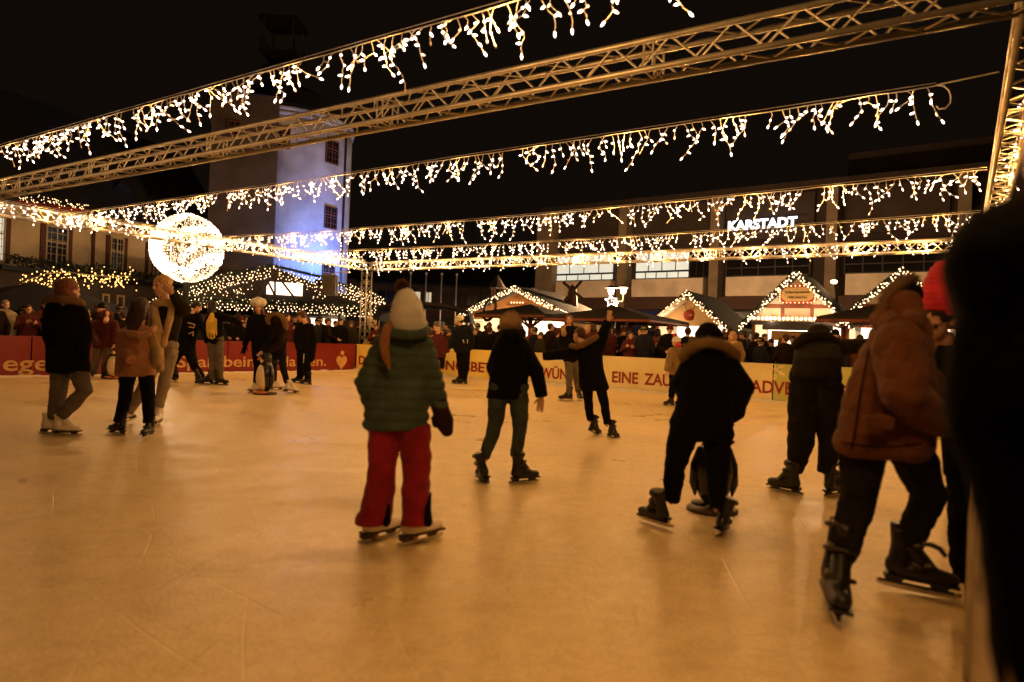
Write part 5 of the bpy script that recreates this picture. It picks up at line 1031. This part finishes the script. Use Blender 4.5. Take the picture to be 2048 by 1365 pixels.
# far-left red garland roof glimpsed behind the side truss
rg = thing('light_garland', 'thin line of small lights along a red awning above the side truss', 'string lights', W(60, 400, 24)); pp = [(W(35, 399, 24), W(110, 404, 24)), (W(110, 404, 24), W(175, 418, 24))]
b = MB(); b.rings([[W(30, 400, 24), W(180, 420, 24), W(180, 428, 24), W(30, 412, 24)], [W(30, 400, 25), W(180, 420, 25), W(180, 428, 25), W(30, 412, 25)]]); b.build('awning', M['signred'], rg); fairy(rg, pp, 90, .022, .14, 33, m='bulb_big')
# glitter globe -----------------------------------------------------
gc = W(375, 497, 27.5); gl = thing('light_globe', 'huge glowing ball of thousands of white lights with a curling bright ribbon pattern', 'light decoration', (gc.x, gc.y, 0)); GR = 1.33
b = MB(); b.tube([(gc.x, gc.y, 0), (gc.x, gc.y, gc.z-GR)], .12, 10); b.build('stand', M['darkmetal'], gl)
b = MB()
for k in range(10):
    a = PI*k/10; b.tube([gc+V((GR*.97*math.cos(t)*math.cos(a), GR*.97*math.cos(t)*math.sin(a), GR*.97*math.sin(t))) for t in [2*PI*i/32 for i in range(33)]], .02, 5, False)
b.build('wire_frame', M['alu'], gl)
b = MB(); rn = random.Random(77); ribbon = MB()
for i in range(7600):
    d = V((rn.gauss(0, 1), rn.gauss(0, 1), rn.gauss(0, 1))).normalized()
    if d.y > .35: continue
    px, pz = d.x, d.z; band = abs(pz+.62+.22*math.sin(px*4.2+.6)-.1) < .14 or abs(pz-.22-.45*px) < .13 or (px < -.74) or abs(px+.22*math.cos(pz*3)+.25-.1*pz) < .07 or (abs(pz+.2-1.0*(px-.45)) < .1 and px > .2)
    dark = (pz > .45 and px < .5) or (pz < -.55 and px > -.2)
    if not band and rn.random() < (.35 if dark else .0): continue
    bulb_form(ribbon if band else b, gc+d*GR*rn.uniform(.97, 1.02), V((rn.gauss(0, 1), rn.gauss(0, 1), rn.gauss(0, 1))), .014 if not band else .030, .04 if not band else .07, 4)
M['globe'] = glow('globe_bulb', (1, .70, .46), 2.2); M['ribbon'] = glow('globe_ribbon_bulb', (1, .80, .60), 3)
o = b.build('lights', M['globe'], gl); o['kind'] = 'stuff'; lampadd('globe_light', gc+V((-.3, -.9, 0))*1.2, 260, (1, .62, .3), .2); o = ribbon.build('ribbon_lights', M['ribbon'], gl); o['kind'] = 'stuff'
# street lamps, star, windmill, speaker -------------------------------
def lantern(root, p):
    g = MB(); g.tube([p-UP*.17, p+UP*.1], [.10, .17], 10); g.build('lantern_glass', M['lamp'], root, True); c = MB(); c.tube([p+UP*.1, p+UP*.13, p+UP*.2], [.34, .32, .05], 14); c.build('lantern_cap', M['darkmetal'], root, True)
def lamppost(label, heads, D, yb):
    P0 = [W(x, y, D) for x, y in heads]; m_ = sum((p for p in P0), V((0, 0, 0)))/len(P0); root = thing('street_lamp', label, 'street lamp', (m_.x, m_.y, 0)); b = MB(); b.tube([(m_.x, m_.y, 0), (m_.x, m_.y, m_.z-.5)], [.07, .045], 8); b.build('pole', M['darkmetal'], root, True)
    for p in P0:
        a = MB(); a.tube([V((m_.x, m_.y, m_.z-.55)), V((p.x, p.y, m_.z-.5)), V((p.x, p.y, p.z-.17))], .03, 6); a.build('arm', M['winframe'], root, True); lantern(root, p)
    for p in P0: lampadd('lamp_light', p-UP*.3+V((0, .3, 0)), 1300, (1, .60, .28), .06)
    return root
lamppost('twin headed street lamp with a glowing star hung below one lantern', [(1222, 581), (1247, 580)], 31, 700)
lamppost('single street lamp glowing over the middle stall roof', [(1061, 583)], 33, 700)
c = W(1222, 602, 30); b = MB(); n = []
for k in range(10): a = PI/2+PI*k/5+.1; r = .27 if k % 2 == 0 else .12; n.append(c+V((r*math.cos(a), 0, r*math.sin(a))))
b.tube(n+[n[0]], .024, 6, False); o = b.build('star_light', M['star']); tag(o, 'glowing five pointed star outline hanging under the twin street lamp', 'star light')
c = W(1145, 583, 30); wm_ = thing('toy_windmill', 'small dark wooden windmill on the stall roof before the marble bands', 'windmill', c-UP*.75); b = MB(); b.tube([c-UP*1.1, c+UP*.12], [.32, .17], 8); b.build('tower', M['wood'], wm_); b = MB(); b.tube([c+UP*.1, c+UP*.28], [.2, .03], 8); b.build('cap', M['roof'], wm_)
for k in range(4):
    a = PI/4+PI/2*k+.12; d = V((math.cos(a), 0, math.sin(a))); e = V((-math.sin(a), 0, math.cos(a))); b = MB(); b.box(c+V((0, -.3, 0))+d*.32, (.5, .02, .12), d, V((0, 1, 0)), e); b.build('sail', M['wood'], wm_)
c = W(661, 571, 23.2); sp = thing('loudspeaker', 'black loudspeaker box hung beside the corner truss tower', 'loudspeaker', c); b = MB(); b.box(c, (.42, .4, .68)); b.build('cabinet', M['black'], sp); b = MB(); b.box(c+V((0, -.21, 0)), (.38, .015, .62)); b.build('grille', M['darkmetal'], sp); b = MB(); b.tube([c+UP*.34, c+UP*.46+V((.3, 0, 0)), c+UP*.46+V((.62, .1, 0))], .02, 6); b.build('bracket', M['alu'], sp)
# church like cupola on a stall roof
c = W(994, 585, 33); cu = thing('roof_cupola', 'small open cupola with a pointed cap above the honey timber stall', 'cupola', c-UP*.4); b = MB()
for k in range(6): a = PI*k/3; b.box(c+V((.26*math.cos(a), .26*math.sin(a), -.1)), (.07, .07, .6))
b.build('colonnade', M['wood'], cu); b = MB(); b.tube([c+UP*.2, c+UP*.28, c+UP*.8], [.45, .38, .02], 8); b.build('cap', M['roof'], cu); b = MB(); b.tube([c-UP*.9, c-UP*.4], .33, 8); b.build('drum', M['wood'], cu)
b = MB(); c2 = W(1060, 626, 28); 
# ---------------------------------------------------------------- the crowd behind the boards
def LP(x, y, dy=0): return V((x, dy, y))
def person(label, coat, hair, hat=None, face=True, k=0, ht=1.7, scarf=None, arms='down', hl=.9):
    rn = random.Random(k); w = rn.uniform(.95, 1.1)
    if arms == 'down': A = [((-.27*w, 1.13, -.02), (-.25*w, .9, -.12), (.062, .056, .045), ('glove', 'blackc'), None), ((.27*w, 1.13, -.02), (.25*w, .9, -.12), (.062, .056, .045), ('glove', 'blackc'), None)]
    elif arms == 'up': A = [((-.26*w, 1.15, -.08), (-.1, 1.28, -.28), (.062, .056, .045), ('bare', None, (0, 1, 0), .8), None), ((.26*w, 1.13, -.08), (.1, 1.27, -.28), (.062, .056, .045), ('bare', None, (0, 1, 0), .8), None)]
    else: A = [((-.28*w, 1.15, -.05), (-.12, 1.05, -.3), (.062, .056, .045), ('bare', None, (0, 1, 0), .5), None), ((.27*w, 1.12, -.03), (.2, .95, -.25), (.062, .056, .045), ('glove', 'blackc'), None)]
    ex = None
    if scarf:
        def ex(root, P, s, mx):
            b = MB(); b.tube([(-.1, .03, 1.44), (-.09, -.09, 1.43), (.02, -.13, 1.42), (.1, -.06, 1.44), (.08, .05, 1.45), (-.05, .09, 1.45), (-.1, .03, 1.44)], .045, 8); b.tube([(.03, -.13, 1.42), (.04, -.18, 1.25), (.03, -.19, 1.1)], [.045, .05, .045], 8, round_=True); remesh(b, 'scarf', M[scarf], root, .014, 2)
    return fig(label, 20, ht, (0, 1.60, 0, .225, 180), [(-.17*w, 1.40), (.17*w, 1.40)], A, [(-.1, .1, 1.50), (-.17*w, .17*w, 1.45), (-.21*w, .21*w, 1.38), (-.22*w, .22*w, 1.2), (-.215*w, .215*w, 1.0), (-.23*w, .23*w, .82), (-.22*w, .22*w, .78)],
               [(-.1, .9), (.1, .9)], [((-.11, .5, -.01), (-.12, .1, 0)), ((.11, .5, -.01), (.12, .1, 0))], coat, 'jeansd', None, hair, hat, P=LP, s=1, voxel=.014, legr=(.09, .07, .05), face=face, cat='spectator', extra=ex, hairlen=hl, rnd=k)
PR = [
 (person('', 'blackc', ('short', 'dark'), k=1), 'black coat and short dark hair'),
 (person('', 'darkbrown', ('long', 'chestnut'), k=2, hl=1.1), 'dark brown coat and long chestnut hair'),
 (person('', 'navy', ('short', 'grey'), ('beanie', 'blackc'), k=3, ht=1.78), 'navy coat and black knit cap'),
 (person('', 'maroon', ('bob', 'brown'), k=4, arms='up'), 'maroon jacket, hands at the mouth'),
 (person('', 'grey', ('short', 'chestnut'), k=5, scarf='dullred'), 'grey coat with a red scarf'),
 (person('', 'khaki', ('long', 'blond'), k=6, scarf='scarf', hl=.8), 'khaki coat, pale scarf, blond hair'),
 (person('', 'blackc', ('short', 'brown'), ('beanie', 'maroon'), k=7, arms='mid'), 'black coat and dark red knit hat'),
 (person('', 'olive', ('short', 'dark'), ('beanie', 'grey'), k=8), 'olive jacket and grey knit hat'),
 (person('', 'darkbrown', ('short', 'brown'), k=9, arms='mid', scarf='blackc'), 'dark brown coat and black scarf'),
 (person('', 'rust', ('bob', 'dark'), k=10), 'rust coloured jacket and dark bob'),
 (person('', 'stone', ('short', 'grey'), k=11), 'stone coloured jacket and grey hair'),
]
used = [False]*len(PR)
def place(i, a, b, th, sc, zone, label=None, group=None):
    src, d = PR[i]
    if used[i]: r = copy_tree(src)
    else: r = src; used[i] = True
    r.location = AB(a, b, -.03); r.rotation_euler = (0, 0, th); r.scale = (sc, sc, sc)
    face_ = 'seen from behind' if 'away' in zone else 'facing the ice'
    zn = zone.replace(' away', '')
    r['label'] = label or 'spectator in %s, %s behind the %s boards' % (d, face_, zn); r['group'] = group or ('spectators behind the %s boards in %s, %s' % (zn, d, face_))
rn = random.Random(21)
# singled out figures
def at_px(x, D): p = W(x, 690, D); return p.dot(E1), p.dot(E2)
SPEC = [(10, 8, 15.6, .98, 60, 'bald looking man in a stone coloured jacket at the end of the red boards'), (3, 54, 15.6, .93, 50, 'woman in maroon jacket eating with both hands behind the red boards'), (5, 170, 17.0, .92, 40, 'young blond spectator in khaki coat beside the maroon coated skater'),
        (4, 1117, 23.6, 1.0, -20, 'man in grey coat with a bright red scarf beside the woman with glasses'), (5, 1083, 22.2, .84, -15, 'blond child with a pale patterned scarf behind the cream boards'), (7, 1281, 21.6, .80, -35, 'child in grey knit hat low behind the boards next to the khaki child'),
        (9, 1317, 22.6, .92, -60, 'spectator in rust jacket with dark bob near the small khaki child'), (0, 742, 24.6, .99, 10, 'father with short dark hair behind a boy at the rink corner'), (10, 739, 23.9, .74, 5, 'boy in a pale jacket standing before his father at the rink corner'),
        (0, 1530, 21.0, 1.0, 30, 'dark haired man in black coat looking aside before the drinks stall'), (8, 1497, 21.6, .9, 200, 'spectator in dark brown coat turned to the stalls near the snowflake print'), (6, 1712, 18.4, .86, 10, 'child in a dark red knit hat under the timber canopy beside the brown coat')]
occ = []
for i, x, D, sc, deg, lb in SPEC:
    a, b_ = at_px(x, D); b_ = max(b_, BW+.35) if a < AW-.2 else b_
    if a > AW-.6 and b_ < BW: a = max(a, AW+.4)
    occ.append((a, b_)); place(i, a, b_, math.radians(deg), sc, 'x', lb, 'singled out spectators %s' % lb[:18])
def free(a, b): return all((a-p)**2+(b-q)**2 > .27**2*2.2 for p, q in occ)
for row in range(4):
    a = .3
    while a < 18.5:
        aa = a+rn.uniform(-.12, .12); bb = BW+.5+row*.62+rn.uniform(-.12, .12)
        if free(aa, bb):
            occ.append((aa, bb)); i = rn.choices(range(11), [6, 3, 4, .8, .7, 1, 3, 3, 4, 1, .8])[0]; away = rn.random() < .45; th = -YAW+rn.gauss(0, .5)+(PI if away else 0)
            place(i, aa, bb, th, rn.uniform(.86, 1.03)-(.1 if rn.random() < .15 else 0), 'yellow'+(' away' if away else ''))
        a += rn.uniform(.42, .62)+.04*row
for row in range(3):
    b_ = 5.2
    while b_ < 17.5:
        aa = AW+.55+row*.62+rn.uniform(-.12, .12); bb = b_+rn.uniform(-.1, .1)
        if free(aa, bb):
            occ.append((aa, bb)); i = rn.choices(range(11), [6, 3, 4, 1, 1, 1, 3, 3, 4, 1.5, 1])[0]; away = rn.random() < .3; th = PI/2-YAW+rn.gauss(0, .5)+(PI if away else 0)
            place(i, aa, bb, th, rn.uniform(.88, 1.04), 'red'+(' away' if away else ''))
        b_ += rn.uniform(.45, .7)
for i, (r, d) in enumerate(PR):
    if not used[i]: place(i, 4+i*.3, BW+3.4, -YAW, .95, 'yellow')
# skate prototypes are only sources of copies
def rm(o):
    for c in list(o.children): rm(c)
    bpy.data.objects.remove(o)
for o in SK.values(): rm(o)
# ---------------------------------------------------------------- light, sky
lampadd('blue_floodlight', W(706, 560, 36.4), 1400, (.11, .28, 1.), .15, 125, V((tc.x+2, tc.y-1, 7.5)), 'SPOT', .5)
lampadd('blue_floodlight', W(640, 560, 34.9), 400, (.30, .44, 1.), .15, 130, V((tc.x+1.5, tc.y, 5.0)), 'SPOT', .6)
for q_ in (W(706, 560, 36.4), W(640, 560, 34.9)):
    t_ = thing('floodlight', 'small floodlight behind the lodge roof aimed at the round tower', 'floodlight', q_-UP*.3, 'floodlights aimed at the tower'); b = MB(); b.box(q_-UP*.16-V((0, .2, 0)), (.4, .1, .3)); b.build('housing', M['darkmetal'], t_); b = MB(); b.box(q_-UP*.32-V((0, 0, 0)), (.06, .06, .5)); b.build('bracket', M['darkmetal'], t_)
lampadd('roof_lamp_light', W(1668, 560, 29)-UP*.1, 800, (1, .6, .26), .06)
b = MB(); b.ell(W(1668, 564, 26.8), (.13, .1, .08)); o = b.build('glass', M['lamp'], None, True); q = thing('roof_lamp', 'small bright lamp on the slope of the roof behind the drinks stall', 'lamp', W(1668, 564, 26.8)); setpar(o, q); b = MB(); b.tube([W(1668, 564, 26.8), W(1672, 600, 26.8)], .03, 6); b.build('stem', M['darkmetal'], q)
w = bpy.data.worlds.new('World'); S.world = w; w.use_nodes = True; nt = w.node_tree; bg = nt.nodes['Background']
sky = nt.nodes.new('ShaderNodeTexSky'); sky.sky_type = 'NISHITA'; sky.sun_disc = False; sky.sun_elevation = math.radians(-8); sky.sun_rotation = 0
bg.inputs[0].default_value = (.0045, .0028, .0018, 1); bg.inputs[1].default_value = 1.0
nt.nodes.remove(sky)
S.view_settings.view_transform = 'Standard'; S.view_settings.look = 'None'; S.view_settings.exposure = EXPO
cy = S.cycles; cy.use_denoising = DN; cy.max_bounces = 5; cy.diffuse_bounces = 3; cy.glossy_bounces = 3; cy.transmission_bounces = 2; cy.sample_clamp_indirect = 4; cy.caustics_reflective = False; cy.caustics_refractive = False; cy.use_light_tree = True
for o in S.objects:
    if o.parent is None and o.get('label') and not 4 <= len(o['label'].replace('-', ' ').split()) <= 16: print('LABEL', len(o['label'].split()), o['label'])
